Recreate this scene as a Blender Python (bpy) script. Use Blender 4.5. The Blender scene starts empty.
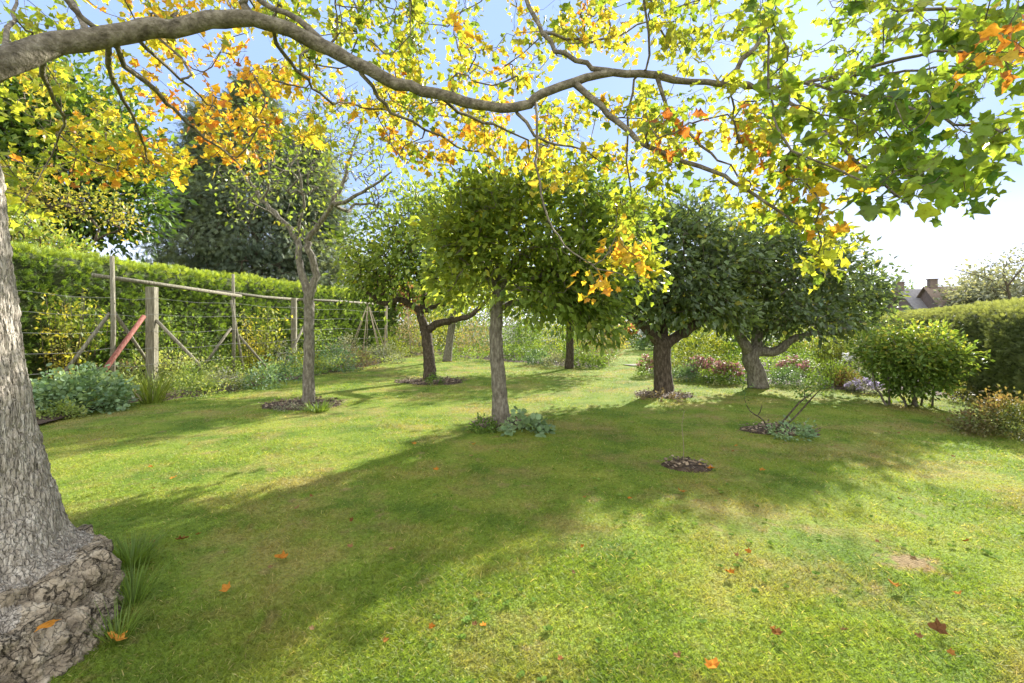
import bpy, math, random
import numpy as np
from mathutils import Vector

R = math.radians
rng = np.random.default_rng(7)
random.seed(7)
scene = bpy.context.scene
col = scene.collection

# ------------------------------------------------------------------ camera, sky, sun, exposure
CAMZ, F, HY = 1.6, 480.0, 325.0
cam_d = bpy.data.cameras.new("camera")
cam_d.lens = 36 * F / 1024; cam_d.sensor_width = 36
cam_d.shift_y = -(341.5 - HY) / 1024
cam_d.clip_end = 2000; cam_d.clip_start = 0.05
cam = bpy.data.objects.new("camera", cam_d); col.objects.link(cam)
cam.location = (0, 0, CAMZ); cam.rotation_euler = (R(90), 0, 0)
scene.camera = cam

SUN_AZ, SUN_EL = 32.0, 26.5      # azimuth to the right of the view (+Y)
world = bpy.data.worlds.new("World"); scene.world = world; world.use_nodes = True
nt = world.node_tree; nt.nodes.clear()
o_ = nt.nodes.new('ShaderNodeOutputWorld'); bg = nt.nodes.new('ShaderNodeBackground')
sky = nt.nodes.new('ShaderNodeTexSky'); sky.sky_type = 'NISHITA'; sky.sun_disc = False
sky.sun_elevation = R(SUN_EL); sky.sun_rotation = R(SUN_AZ)
sky.air_density = 1.0; sky.dust_density = 1.0; sky.ozone_density = 3.0
tc = nt.nodes.new('ShaderNodeTexCoord'); mp = nt.nodes.new('ShaderNodeMapping')
mp.inputs['Scale'].default_value = (1.5, 1.5, 4.0); mp.inputs['Location'].default_value = (3.1, 5.2, 1.7)
nz = nt.nodes.new('ShaderNodeTexNoise'); nz.inputs['Scale'].default_value = 1.6; nz.inputs['Detail'].default_value = 7; nz.inputs['Roughness'].default_value = .55
cr = nt.nodes.new('ShaderNodeValToRGB'); cr.color_ramp.elements[0].position = .52; cr.color_ramp.elements[1].position = .80
cr.color_ramp.elements[0].color = (.0, .0, .0, 1); cr.color_ramp.elements[1].color = (.95, .95, .95, 1)
sep = nt.nodes.new('ShaderNodeSeparateXYZ')
mr = nt.nodes.new('ShaderNodeMapRange'); mr.inputs[1].default_value = 0.0; mr.inputs[2].default_value = 0.24; mr.inputs[3].default_value = .6; mr.inputs[4].default_value = 0.0
mx_ = nt.nodes.new('ShaderNodeMath'); mx_.operation = 'ADD'; mx_.use_clamp = True
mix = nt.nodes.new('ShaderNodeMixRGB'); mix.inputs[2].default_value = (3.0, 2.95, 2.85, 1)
L = nt.links.new
L(tc.outputs['Generated'], mp.inputs[0]); L(mp.outputs[0], nz.inputs['Vector']); 
mb = nt.nodes.new('ShaderNodeMapRange'); mb.inputs[1].default_value = .7; mb.inputs[2].default_value = -.5; mb.inputs[3].default_value = -.09; mb.inputs[4].default_value = .3   # unseen bright cloud added behind the viewer as fill light
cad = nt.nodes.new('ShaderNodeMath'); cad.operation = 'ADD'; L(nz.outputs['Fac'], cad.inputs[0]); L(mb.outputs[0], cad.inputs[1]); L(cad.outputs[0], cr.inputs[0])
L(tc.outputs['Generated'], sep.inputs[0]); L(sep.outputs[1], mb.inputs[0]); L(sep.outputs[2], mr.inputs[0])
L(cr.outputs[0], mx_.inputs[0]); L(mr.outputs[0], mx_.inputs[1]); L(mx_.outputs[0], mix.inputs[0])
flat = nt.nodes.new('ShaderNodeMixRGB'); flat.inputs[0].default_value = .98; flat.inputs[2].default_value = (.60, .86, 1.5, 1)
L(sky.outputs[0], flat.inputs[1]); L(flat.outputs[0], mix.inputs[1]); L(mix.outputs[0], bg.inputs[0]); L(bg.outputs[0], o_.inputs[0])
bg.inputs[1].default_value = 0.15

sun_d = bpy.data.lights.new("sun", 'SUN'); sun_d.energy = 2.55; sun_d.angle = R(.8); sun_d.color = (1, .95, .86)
sun = bpy.data.objects.new("sun", sun_d); col.objects.link(sun); sun.location = (8, 12, 12)
az, el = R(SUN_AZ), R(SUN_EL)
SDIR = Vector((math.sin(az) * math.cos(el), math.cos(az) * math.cos(el), math.sin(el)))
sun.rotation_euler = SDIR.to_track_quat('Z', 'Y').to_euler()
vs = scene.view_settings; vs.view_transform = 'Standard'; vs.look = 'None'; vs.gamma = 1; vs.use_curve_mapping = False
vs.exposure = 2.5
scene.cycles.max_bounces = 8; scene.cycles.diffuse_bounces = 4; scene.cycles.transmission_bounces = 4

# ------------------------------------------------------------------ helpers
def at(px, py, d):      # a pixel seen at depth d -> a point
    return np.array([(px - 512) / F * d, d, CAMZ - (py - HY) / F * d])
def gnd(px, py):        # a pixel on the ground -> a point
    d = CAMZ * F / (py - HY); return np.array([(px - 512) / F * d, d, 0.0])

def hash3(ix, iy, iz, s=0):
    n = (ix.astype(np.int64) * 73856093) ^ (iy.astype(np.int64) * 19349663) ^ (iz.astype(np.int64) * 83492791) ^ (s * 2654435761 & 0x7fffffff)
    n = (n ^ (n >> 13)) * 1274126177 & 0x7fffffff
    n = (n ^ (n >> 11)) * 668265263 & 0x7fffffff
    return ((n >> 7) & 0xffff) / 65535.0
def vnoise(P, s=0):     # value noise -1..1
    P = np.asarray(P, float); i = np.floor(P).astype(np.int64); f = P - i; f = f * f * (3 - 2 * f)
    r = 0
    for dx in (0, 1):
        for dy in (0, 1):
            for dz in (0, 1):
                w = (f[:, 0] if dx else 1 - f[:, 0]) * (f[:, 1] if dy else 1 - f[:, 1]) * (f[:, 2] if dz else 1 - f[:, 2])
                r = r + w * hash3(i[:, 0] + dx, i[:, 1] + dy, i[:, 2] + dz, s)
    return r * 2 - 1
def fbm(P, o=4, s=0):
    r = 0; a = 1; P = np.asarray(P, float)
    for k in range(o): r = r + a * vnoise(P * 2 ** k, s + k); a *= .5
    return r
def voro(P, s=0):       # distance between the two nearest cell points (cracks)
    i = np.floor(P).astype(np.int64); d1 = np.full(len(P), 9.); d2 = np.full(len(P), 9.); cid = np.zeros(len(P))
    for dx in (-1, 0, 1):
        for dy in (-1, 0, 1):
            for dz in (-1, 0, 1):
                c = i + np.array([dx, dy, dz])
                q = c + np.stack([hash3(c[:, 0], c[:, 1], c[:, 2], s + k) for k in range(3)], 1)
                d = np.linalg.norm(P - q, axis=1)
                m = d < d1
                d2 = np.where(m, d1, np.minimum(d2, d)); cid = np.where(m, hash3(c[:, 0], c[:, 1], c[:, 2], s + 5), cid); d1 = np.where(m, d, d1)
    return d2 - d1, cid
def nrm(v):
    v = np.asarray(v, float); return v / (np.linalg.norm(v, axis=-1, keepdims=True) + 1e-9)

def raw_mesh(name, V, loops, totals, mat, smooth=False, attrs=None):
    me = bpy.data.meshes.new(name)
    V = np.ascontiguousarray(V, np.float32); loops = np.ascontiguousarray(loops, np.int32); totals = np.ascontiguousarray(totals, np.int32)
    me.vertices.add(len(V)); me.vertices.foreach_set('co', V.ravel())
    me.loops.add(len(loops)); me.loops.foreach_set('vertex_index', loops)
    me.polygons.add(len(totals))
    st = np.concatenate([[0], np.cumsum(totals)[:-1]]).astype(np.int32)
    me.polygons.foreach_set('loop_start', st)
    me.polygons.foreach_set('loop_total', totals)
    me.polygons.foreach_set('use_smooth', np.full(len(totals), smooth, bool))
    me.update(calc_edges=True)
    if attrs:
        for k, v in attrs.items():
            a = me.attributes.new(k, 'FLOAT', 'FACE'); a.data.foreach_set('value', np.ascontiguousarray(v, np.float32))
    me.materials.append(mat)
    return me
def link(name, me, parent=None, loc=None):
    o = bpy.data.objects.new(name, me); col.objects.link(o)
    if parent is not None: o.parent = parent
    if loc is not None: o.location = [float(c) for c in loc]
    return o
def thing(name, label, cat, loc=(0, 0, 0), group=None):
    o = bpy.data.objects.new(name, None); col.objects.link(o); o.location = [float(c) for c in loc]
    o.empty_display_size = .2
    return tag(o, label, cat, group)
def tag(o, label, cat, group=None, kind=None):
    o['label'] = label; o['category'] = cat
    if group: o['group'] = group
    if kind: o['kind'] = kind
    return o
def structure(o):
    o['kind'] = 'structure'; return o

# leaf templates: (verts, faces); x across, y along, z normal, unit length
T_OVAL = (np.array([[0, 0, 0], [-.27, .45, .08], [0, .48, 0], [.27, .45, .08], [0, 1, -.06]]), [[0, 2, 4, 1], [0, 3, 4, 2]])
T_NARROW = (np.array([[0, 0, 0], [-.13, .45, .03], [0, .5, 0], [.13, .45, .03], [0, 1, -.08]]), [[0, 2, 4, 1], [0, 3, 4, 2]])
T_ROUND = (np.array([[0, 0, 0], [-.4, .3, .06], [-.36, .8, .02], [0, 1, -.05], [.36, .8, .02], [.4, .3, .06], [0, .5, -.03]]), [[0, 6, 2, 1], [6, 3, 2], [6, 4, 3], [0, 5, 4, 6]])
_h = [(0, .0), (.16, -.07), (.42, -.02), (.36, .17), (.62, .47), (.36, .50), (.27, .60), (.16, .86), (0, 1.0)]
_o = _h + [(-x, y) for x, y in _h[-2:0:-1]]
T_LOBE = (np.array([[x, y, -.22 * abs(x) ** 1.3 - .12 * (y - .4) ** 2] for x, y in _o] + [[0, .42, .02]]), [[i, (i + 1) % len(_o), len(_o)] for i in range(len(_o))])
T_BLADE = (np.array([[-.5, 0, 0], [.5, 0, 0], [.36, .55, .0], [-.36, .55, .0], [0, 1, .0]]), [[0, 1, 2, 3], [3, 2, 4]])
def _sprig():
    v = [];f = []
    for k, (y, a, l) in enumerate([(0, 0.1, .9), (.08, .75, .55), (.08, -.75, .55), (.3, .6, .5), (.3, -.6, .5), (.52, .5, .42), (.52, -.5, .42)]):
        d = np.array([math.sin(a), math.cos(a)]); n = np.array([d[1], -d[0]]) * .055
        b = np.array([0, y]); t = b + d * l; m = b + d * l * .5
        i = len(v)
        for q, z in ((b, 0), (m + n, .03), (t, -.06), (m - n, .03)): v.append([q[0], q[1], z])
        f.append([i, i + 1, i + 2, i + 3])
    return (np.array(v), f)
T_SPRIG = _sprig()

def leaves(name, P, D, N, S, tmpl, mat, tint, parent=None, loc=None, width=1.0, bend=None):
    """P base points, D leaf axis, N rough normal, S sizes"""
    tv, tf = tmpl; n = len(P); k = len(tv)
    D = nrm(D); X = nrm(np.cross(D, N)); Z = np.cross(X, D)
    S = np.broadcast_to(S, (n,)); W = np.broadcast_to(width, (n,))
    V = (P[:, None, :] + X[:, None, :] * (tv[None, :, 0:1] * (S * W)[:, None, None]) + D[:, None, :] * (tv[None, :, 1:2] * S[:, None, None]) + Z[:, None, :] * (tv[None, :, 2:3] * S[:, None, None]))
    if bend is not None:
        V[:, :, :] += bend[:, None, :] * (tv[None, :, 1:2] ** 2)
    fl = np.concatenate([np.array(f) for f in tf]); tot = np.array([len(f) for f in tf])
    loops = (fl[None, :] + (np.arange(n) * k)[:, None]).ravel()
    me = raw_mesh(name, V.reshape(-1, 3), loops, np.tile(tot, n), mat, False,
                  {'tint': np.repeat(np.clip(tint, 0, 1), len(tf)), 'val': np.repeat(rng.random(n), len(tf))})
    return link(name, me, parent, loc)

class Tubes:
    def __init__(s): s.V = []; s.L = []; s.n = 0
    def add(s, pts, rad, sides=6):
        pts = np.asarray(pts, float); m = len(pts); rad = np.broadcast_to(rad, (m,))
        if m < 2: return
        T = np.gradient(pts, axis=0); T = nrm(T)
        up = np.array([0.13, .21, 1.0]) if abs(T[0][2]) < .9 else np.array([1.0, .1, 0])
        U = nrm(np.cross(T, up)); W = np.cross(T, U)
        a = np.linspace(0, 2 * math.pi, sides, endpoint=False)
        ring = pts[:, None, :] + rad[:, None, None] * (np.cos(a)[None, :, None] * U[:, None, :] + np.sin(a)[None, :, None] * W[:, None, :])
        s.V.append(ring.reshape(-1, 3))
        i = np.arange(m - 1)[:, None] * sides; j = np.arange(sides)[None, :]; j2 = (j + 1) % sides
        q = np.stack([i + j, i + j2, i + sides + j2, i + sides + j], -1).reshape(-1) + s.n
        s.L.append(q)
        s.tot = None; s.n += m * sides
        for base, rev in ((0, True), ((m - 1) * sides, False)):   # end caps
            cap = np.arange(sides) + base + s.n - m * sides
            if not hasattr(s, 'caps'): s.caps = []
            s.caps.append((cap[::-1] if rev else cap))
    def build(s, name, mat, parent=None, loc=None, smooth=True):
        V = np.concatenate(s.V); Lq = np.concatenate(s.L)
        tot = [np.full(len(Lq) // 4, 4)] + [np.array([len(c)]) for c in s.caps]
        me = raw_mesh(name, V, np.concatenate([Lq] + s.caps), np.concatenate(tot), mat, smooth)
        return link(name, me, parent, loc)

def merge(a, b):
    for V, L in zip(b.V, b.L): a.V.append(V); a.L.append(L + a.n)
    if b.V: a.caps += [c + a.n for c in b.caps]
    a.n += b.n; return a
def boxm(V, Fc, c, sz, rot=0.0):
    """append an upright box"""
    x, y, z = sz[0] / 2, sz[1] / 2, sz[2] / 2; i = len(V); cr_, sr = math.cos(rot), math.sin(rot)
    for dx, dy, dz in ((-x, -y, -z), (x, -y, -z), (x, y, -z), (-x, y, -z), (-x, -y, z), (x, -y, z), (x, y, z), (-x, y, z)):
        V.append((c[0] + dx * cr_ - dy * sr, c[1] + dx * sr + dy * cr_, c[2] + dz))
    for f in ((0, 3, 2, 1), (4, 5, 6, 7), (0, 1, 5, 4), (1, 2, 6, 5), (2, 3, 7, 6), (3, 0, 4, 7)): Fc.append([i + k for k in f])
def polymesh(name, V, Fc, mat, parent=None, loc=None, smooth=False):
    me = bpy.data.meshes.new(name); me.from_pydata([tuple(map(float, v)) for v in V], [], Fc); me.materials.append(mat); me.update()
    if smooth: me.polygons.foreach_set('use_smooth', [True] * len(me.polygons))
    return link(name, me, parent, loc)

# ------------------------------------------------------------------ materials
def new_mat(name):
    m = bpy.data.materials.new(name); m.use_nodes = True; n = m.node_tree; n.nodes.clear()
    out = n.nodes.new('ShaderNodeOutputMaterial'); return m, n, out
def ramp(n, cols, pos=None):
    r = n.nodes.new('ShaderNodeValToRGB'); e = r.color_ramp.elements
    k = len(cols); pos = pos or [i / (k - 1) for i in range(k)]
    while len(e) < k: e.new(.5)
    for i in range(k): e[i].position = pos[i]; e[i].color = (*cols[i], 1)
    return r
def leaf_mat(name, cols, trans=.45, rough=.45, tboost=(1.5, 1.35, .6), spec=.4, pos=None):
    m, n, out = new_mat(name); l = n.links.new
    a = n.nodes.new('ShaderNodeAttribute'); a.attribute_name = 'tint'
    v = n.nodes.new('ShaderNodeAttribute'); v.attribute_name = 'val'
    r = ramp(n, cols, pos); l(a.outputs['Fac'], r.inputs[0])
    mr = n.nodes.new('ShaderNodeMapRange'); mr.inputs[3].default_value = .68; mr.inputs[4].default_value = 1.35; l(v.outputs['Fac'], mr.inputs[0])
    hs = n.nodes.new('ShaderNodeHueSaturation'); l(r.outputs[0], hs.inputs['Color']); l(mr.outputs[0], hs.inputs['Value'])
    p = n.nodes.new('ShaderNodeBsdfPrincipled'); l(hs.outputs[0], p.inputs['Base Color']); p.inputs['Roughness'].default_value = rough
    p.inputs['Specular IOR Level'].default_value = spec
    t = n.nodes.new('ShaderNodeBsdfTranslucent')
    mc = n.nodes.new('ShaderNodeMixRGB'); mc.blend_type = 'MULTIPLY'; mc.inputs[0].default_value = 1; mc.inputs[2].default_value = (*tboost, 1)
    l(hs.outputs[0], mc.inputs[1]); l(mc.outputs[0], t.inputs[0])
    ms = n.nodes.new('ShaderNodeMixShader'); ms.inputs[0].default_value = trans
    l(p.outputs[0], ms.inputs[1]); l(t.outputs[0], ms.inputs[2]); l(ms.outputs[0], out.inputs[0])
    return m
def rough_mat(name, cols, scale=8, bump=.5, rough=.9, stretch=(1, 1, 1), detail=8, pos=None, dist=.02):
    m, n, out = new_mat(name); l = n.links.new
    g = n.nodes.new('ShaderNodeTexCoord'); mpn = n.nodes.new('ShaderNodeMapping'); mpn.inputs['Scale'].default_value = stretch
    l(g.outputs['Object'], mpn.inputs[0])
    z = n.nodes.new('ShaderNodeTexNoise'); z.inputs['Scale'].default_value = scale; z.inputs['Detail'].default_value = detail; z.inputs['Roughness'].default_value = .65
    l(mpn.outputs[0], z.inputs['Vector'])
    r = ramp(n, cols, pos or [.3 + .4 * i / (len(cols) - 1) for i in range(len(cols))]); l(z.outputs['Fac'], r.inputs[0])
    p = n.nodes.new('ShaderNodeBsdfPrincipled'); l(r.outputs[0], p.inputs['Base Color']); p.inputs['Roughness'].default_value = rough
    p.inputs['Specular IOR Level'].default_value = .2
    z2 = n.nodes.new('ShaderNodeTexNoise'); z2.inputs['Scale'].default_value = scale * 3.1; z2.inputs['Detail'].default_value = 6; l(mpn.outputs[0], z2.inputs['Vector'])
    ad = n.nodes.new('ShaderNodeMath'); ad.operation = 'ADD'; l(z.outputs['Fac'], ad.inputs[0]); l(z2.outputs['Fac'], ad.inputs[1])
    b = n.nodes.new('ShaderNodeBump'); b.inputs['Strength'].default_value = bump; b.inputs['Distance'].default_value = dist
    l(ad.outputs[0], b.inputs['Height']); l(b.outputs[0], p.inputs['Normal']); l(p.outputs[0], out.inputs[0])
    return m

def lawn_color(n):     # shared colour of turf and blades, from the position on the lawn
    l = n.links.new; g = n.nodes.new('ShaderNodeNewGeometry')
    def noise(s, d=5, ro=.55):
        z = n.nodes.new('ShaderNodeTexNoise'); z.inputs['Scale'].default_value = s; z.inputs['Detail'].default_value = d; z.inputs['Roughness'].default_value = ro
        l(g.outputs['Position'], z.inputs['Vector']); return z
    a = noise(1.1, 5, .6); r1 = ramp(n, [(.095, .154, .022), (.152, .215, .030), (.21, .247, .044)], [.36, .5, .64]); l(a.outputs['Fac'], r1.inputs[0])
    b = noise(.75, 6, .7); r2 = ramp(n, [(0, 0, 0), (.68, .68, .68)], [.48, .63]); l(b.outputs['Fac'], r2.inputs[0])
    mx = n.nodes.new('ShaderNodeMixRGB'); l(r2.outputs[0], mx.inputs[0]); l(r1.outputs[0], mx.inputs[1]); mx.inputs[2].default_value = (.28, .22, .085, 1)
    # bare earth: one worn scar and small tan spots
    dn = n.nodes.new('ShaderNodeVectorMath'); dn.operation = 'DISTANCE'; dn.inputs[1].default_value = (912 - 512) / 236 * 1.6 * 1.0, 480 * 1.6 / 236, 0
    l(g.outputs['Position'], dn.inputs[0])
    w = noise(9, 4, .6); wm = n.nodes.new('ShaderNodeMath'); wm.operation = 'MULTIPLY_ADD'; wm.inputs[1].default_value = .55; l(w.outputs['Fac'], wm.inputs[0]); l(dn.outputs['Value'], wm.inputs[2])
    sc_ = n.nodes.new('ShaderNodeMapRange'); sc_.inputs[1].default_value = .50; sc_.inputs[2].default_value = .36; sc_.inputs[3].default_value = 0; sc_.inputs[4].default_value = .85; l(wm.outputs[0], sc_.inputs[0])
    b2 = noise(3.3, 4, .6); m2 = n.nodes.new('ShaderNodeMapRange'); m2.inputs[1].default_value = .60; m2.inputs[2].default_value = .70; m2.inputs[3].default_value = 0; m2.inputs[4].default_value = .5; l(b2.outputs['Fac'], m2.inputs[0])
    mxx = n.nodes.new('ShaderNodeMath'); mxx.operation = 'MAXIMUM'; l(sc_.outputs[0], mxx.inputs[0]); l(m2.outputs[0], mxx.inputs[1])
    mx3 = n.nodes.new('ShaderNodeMixRGB'); l(mxx.outputs[0], mx3.inputs[0]); l(mx.outputs[0], mx3.inputs[1]); mx3.inputs[2].default_value = (.25, .165, .095, 1); mx = mx3
    c = noise(38, 3, .7); mrn = n.nodes.new('ShaderNodeMapRange'); mrn.inputs[1].default_value = .3; mrn.inputs[2].default_value = .7; mrn.inputs[3].default_value = .65; mrn.inputs[4].default_value = 1.35; l(c.outputs['Fac'], mrn.inputs[0])
    hs = n.nodes.new('ShaderNodeHueSaturation'); l(mx.outputs[0], hs.inputs['Color']); l(mrn.outputs[0], hs.inputs['Value'])
    return hs.outputs[0]
def make_lawn_mat():
    m, n, out = new_mat('turf'); l = n.links.new; c = lawn_color(n)
    g = n.nodes.new('ShaderNodeNewGeometry'); z = n.nodes.new('ShaderNodeTexNoise'); z.inputs['Scale'].default_value = 60; z.inputs['Detail'].default_value = 5; l(g.outputs['Position'], z.inputs['Vector'])
    b = n.nodes.new('ShaderNodeBump'); b.inputs['Strength'].default_value = .9; b.inputs['Distance'].default_value = .03; l(z.outputs['Fac'], b.inputs['Height'])
    p = n.nodes.new('ShaderNodeBsdfPrincipled'); p.inputs['Roughness'].default_value = .95; p.inputs['Specular IOR Level'].default_value = .1
    l(c, p.inputs['Base Color']); l(b.outputs[0], p.inputs['Normal']); l(p.outputs[0], out.inputs[0]); return m
def make_blade_mat():
    m, n, out = new_mat('grass blades'); l = n.links.new; c = lawn_color(n)
    v = n.nodes.new('ShaderNodeAttribute'); v.attribute_name = 'val'
    t0 = n.nodes.new('ShaderNodeAttribute'); t0.attribute_name = 'tint'
    mr = n.nodes.new('ShaderNodeMapRange'); mr.inputs[3].default_value = .85; mr.inputs[4].default_value = 1.4; l(v.outputs['Fac'], mr.inputs[0])
    mm = n.nodes.new('ShaderNodeMixRGB'); l(t0.outputs['Fac'], mm.inputs[0]); l(c, mm.inputs[1]); mm.inputs[2].default_value = (.42, .35, .16, 1)
    hs = n.nodes.new('ShaderNodeHueSaturation'); l(mm.outputs[0], hs.inputs['Color']); l(mr.outputs[0], hs.inputs['Value'])
    p = n.nodes.new('ShaderNodeBsdfPrincipled'); p.inputs['Roughness'].default_value = .5; l(hs.outputs[0], p.inputs['Base Color']); p.inputs['Specular IOR Level'].default_value = .3
    t = n.nodes.new('ShaderNodeBsdfTranslucent'); mc = n.nodes.new('ShaderNodeMixRGB'); mc.blend_type = 'MULTIPLY'; mc.inputs[0].default_value = 1; mc.inputs[2].default_value = (1.5, 1.4, .7, 1)
    l(hs.outputs[0], mc.inputs[1]); l(mc.outputs[0], t.inputs[0])
    ms = n.nodes.new('ShaderNodeMixShader'); ms.inputs[0].default_value = .5; l(p.outputs[0], ms.inputs[1]); l(t.outputs[0], ms.inputs[2]); l(ms.outputs[0], out.inputs[0]); return m

M = {}
M['turf'] = make_lawn_mat(); M['blade'] = make_blade_mat()
M['soil'] = rough_mat('soil', [(.035, .024, .017), (.085, .06, .042), (.16, .12, .09)], 14, 1, .95, dist=.04)
M['field'] = rough_mat('field', [(.05, .07, .025), (.09, .11, .04)], .2, .3)
M['path'] = rough_mat('path stone', [(.15, .14, .10), (.26, .24, .19)], 6, .4)
M['bark_grey'] = rough_mat('grey ridged bark', [(.24, .205, .16), (.45, .40, .33), (.66, .61, .52)], 14, .9, .9, (2.2, 2.2, .45), dist=.03)
M['burl'] = rough_mat('burl bark', [(.10, .08, .055), (.29, .24, .17), (.47, .41, .31)], 11, .9, .9, dist=.03)
def crack(m, sc, wd, lo, warp=.22):
    n = m.node_tree; l = n.links.new; p = [x for x in n.nodes if x.type == 'BSDF_PRINCIPLED'][0]
    g = n.nodes.new('ShaderNodeTexCoord'); nz = n.nodes.new('ShaderNodeTexNoise'); nz.inputs['Scale'].default_value = 6; nz.inputs['Detail'].default_value = 4; l(g.outputs['Object'], nz.inputs['Vector'])
    mp_ = n.nodes.new('ShaderNodeMapping'); mp_.inputs['Scale'].default_value = sc
    ad = n.nodes.new('ShaderNodeMixRGB'); ad.blend_type = 'ADD'; ad.inputs[0].default_value = warp; l(g.outputs['Object'], ad.inputs[1]); l(nz.outputs['Color'], ad.inputs[2])
    v = n.nodes.new('ShaderNodeTexVoronoi'); v.feature = 'DISTANCE_TO_EDGE'; v.inputs['Scale'].default_value = 1; l(ad.outputs[0], mp_.inputs[0]); l(mp_.outputs[0], v.inputs['Vector'])
    mr = n.nodes.new('ShaderNodeMapRange'); mr.inputs[1].default_value = 0; mr.inputs[2].default_value = wd; mr.inputs[3].default_value = lo; mr.inputs[4].default_value = 1; l(v.outputs[0], mr.inputs[0])
    mu = n.nodes.new('ShaderNodeMixRGB'); mu.blend_type = 'MULTIPLY'; mu.inputs[0].default_value = 1
    src = p.inputs['Base Color'].links[0].from_socket; l(src, mu.inputs[1]); l(mr.outputs[0], mu.inputs[2]); l(mu.outputs[0], p.inputs['Base Color'])
    b0 = p.inputs['Normal'].links[0].from_node; b = n.nodes.new('ShaderNodeBump'); b.inputs['Strength'].default_value = 1; b.inputs['Distance'].default_value = .02
    l(mr.outputs[0], b.inputs['Height']); l(b0.outputs[0], b.inputs['Normal']); l(b.outputs[0], p.inputs['Normal'])
crack(M['burl'], (5, 5, 5), .03, .3, .3)
crack(M['burl'], (15, 15, 26), .05, .72, .35)
crack(M['bark_grey'], (50, 50, 6), .14, .66, .05)
M['limb'] = rough_mat('smooth limb bark', [(.06, .05, .034), (.16, .138, .098), (.30, .268, .20)], 16, .9, .85, (1, 1, 1), dist=.02)
M['twig'] = rough_mat('twig bark', [(.04, .03, .022), (.1, .08, .055)], 10, .3, .85)
M['bark_apple'] = rough_mat('apple bark', [(.085, .074, .058), (.20, .178, .142), (.38, .355, .295)], 16, 1, .9, (1.6, 1.6, .6), dist=.03)
M['bark_dark'] = rough_mat('dark bark', [(.03, .024, .018), (.09, .07, .05), (.2, .165, .12)], 16, 1, .9, (1.6, 1.6, .6), dist=.03)
M['post'] = rough_mat('weathered timber', [(.09, .08, .05), (.23, .21, .15), (.38, .36, .28)], 9, .9, .85, (5, 5, .35), dist=.02)
M['cane'] = rough_mat('cane', [(.2, .16, .1), (.36, .31, .21)], 8, .3)
M['redpole'] = rough_mat('red paint', [(.13, .06, .045), (.22, .075, .055), (.30, .16, .12)], 14, .5, .8, (2, 2, .6))
M['wire'] = rough_mat('wire', [(.12, .12, .11), (.24, .24, .22)], 6, .1, .4)
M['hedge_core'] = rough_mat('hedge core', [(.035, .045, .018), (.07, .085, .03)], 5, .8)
M['brick'] = rough_mat('brick', [(.13, .10, .085), (.2, .155, .13)], 3, .2)
M['slate'] = rough_mat('slate roof', [(.2, .19, .19), (.3, .29, .28)], 3, .2)
M['tile'] = rough_mat('tile roof', [(.17, .13, .1), (.26, .2, .15)], 3, .2)
M['render'] = rough_mat('white render', [(.6, .58, .54), (.7, .68, .64)], 3, .1)
M['glass'] = rough_mat('window glass', [(.04, .05, .06), (.07, .08, .09)], 2, 0, .15)
# tint runs dark green .. mid green .. yellow green .. yellow .. orange .. rust
M['tulip'] = leaf_mat('autumn lobed leaf', [(.07, .15, .025), (.20, .29, .035), (.42, .44, .05), (.64, .48, .05), (.68, .27, .04), (.36, .12, .03)], .62, .4, (1.25, 1.2, .75), .4)
M['apple'] = leaf_mat('apple leaf', [(.07, .13, .033), (.135, .21, .045), (.23, .31, .065), (.40, .38, .06)], .5, .42, pos=[0, .45, .85, 1])
M['apple_dark'] = leaf_mat('dark apple leaf', [(.06, .10, .055), (.11, .16, .075), (.17, .24, .08), (.36, .35, .07)], .45, .35, pos=[0, .5, .85, 1], spec=.6)
M['hedge_l'] = leaf_mat('left hedge foliage', [(.055, .10, .02), (.12, .20, .03), (.30, .38, .05)], .42, .6)
M['hedge_r'] = leaf_mat('right hedge foliage', [(.08, .11, .04), (.14, .175, .06), (.25, .275, .085)], .4, .6, (1.3, 1.25, .7))
M['conifer'] = leaf_mat('conifer needle spray', [(.075, .11, .075), (.145, .19, .12), (.25, .30, .18)], .42, .6)
M['green'] = leaf_mat('garden green', [(.05, .105, .022), (.11, .19, .035), (.21, .30, .06), (.40, .38, .08)], .46, .5, pos=[0, .45, .8, 1])
M['weedy'] = leaf_mat('pale weeds', [(.09, .15, .04), (.18, .26, .06), (.30, .36, .12), (.42, .40, .2)], .45, .5)
M['weed_leaf'] = leaf_mat('lawn weeds', [(.08, .15, .03), (.14, .23, .05), (.2, .28, .07)], .4, .95, spec=.0)
M['bluegreen'] = leaf_mat('blue green', [(.08, .15, .075), (.17, .27, .14), (.30, .40, .22)], .38, .45)
M['yellowgreen'] = leaf_mat('yellow green', [(.12, .18, .03), (.25, .29, .05), (.42, .38, .07), (.5, .36, .08)], .45, .5)
M['grey_plant'] = leaf_mat('grey green', [(.10, .12, .08), (.22, .24, .16), (.36, .37, .27)], .3, .6)
M['brownish'] = leaf_mat('brown seed heads', [(.12, .10, .05), (.24, .19, .10), (.36, .29, .16)], .3, .7)
M['red'] = leaf_mat('reddish leaf', [(.07, .11, .03), (.14, .17, .05), (.20, .15, .07), (.26, .12, .07)], .4, .5)
M['pink'] = leaf_mat('pink petals', [(.30, .13, .11), (.46, .24, .22), (.40, .19, .20)], .35, .6, (1.1, 1, 1))
M['white'] = leaf_mat('pale petals', [(.62, .62, .62), (.75, .75, .72)], .35, .6, (1, 1, 1))
M['orange_fl'] = leaf_mat('orange petals', [(.65, .2, .08), (.7, .34, .12)], .35, .6, (1.1, 1, 1))
M['purple'] = leaf_mat('mauve petals', [(.32, .26, .42), (.5, .45, .6)], .35, .6, (1, 1, 1))
M['fallen'] = leaf_mat('fallen leaf', [(.52, .20, .03), (.48, .24, .05), (.22, .10, .04), (.32, .22, .11)], .25, .95, (1.1, 1, .8), spec=.0)
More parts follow.
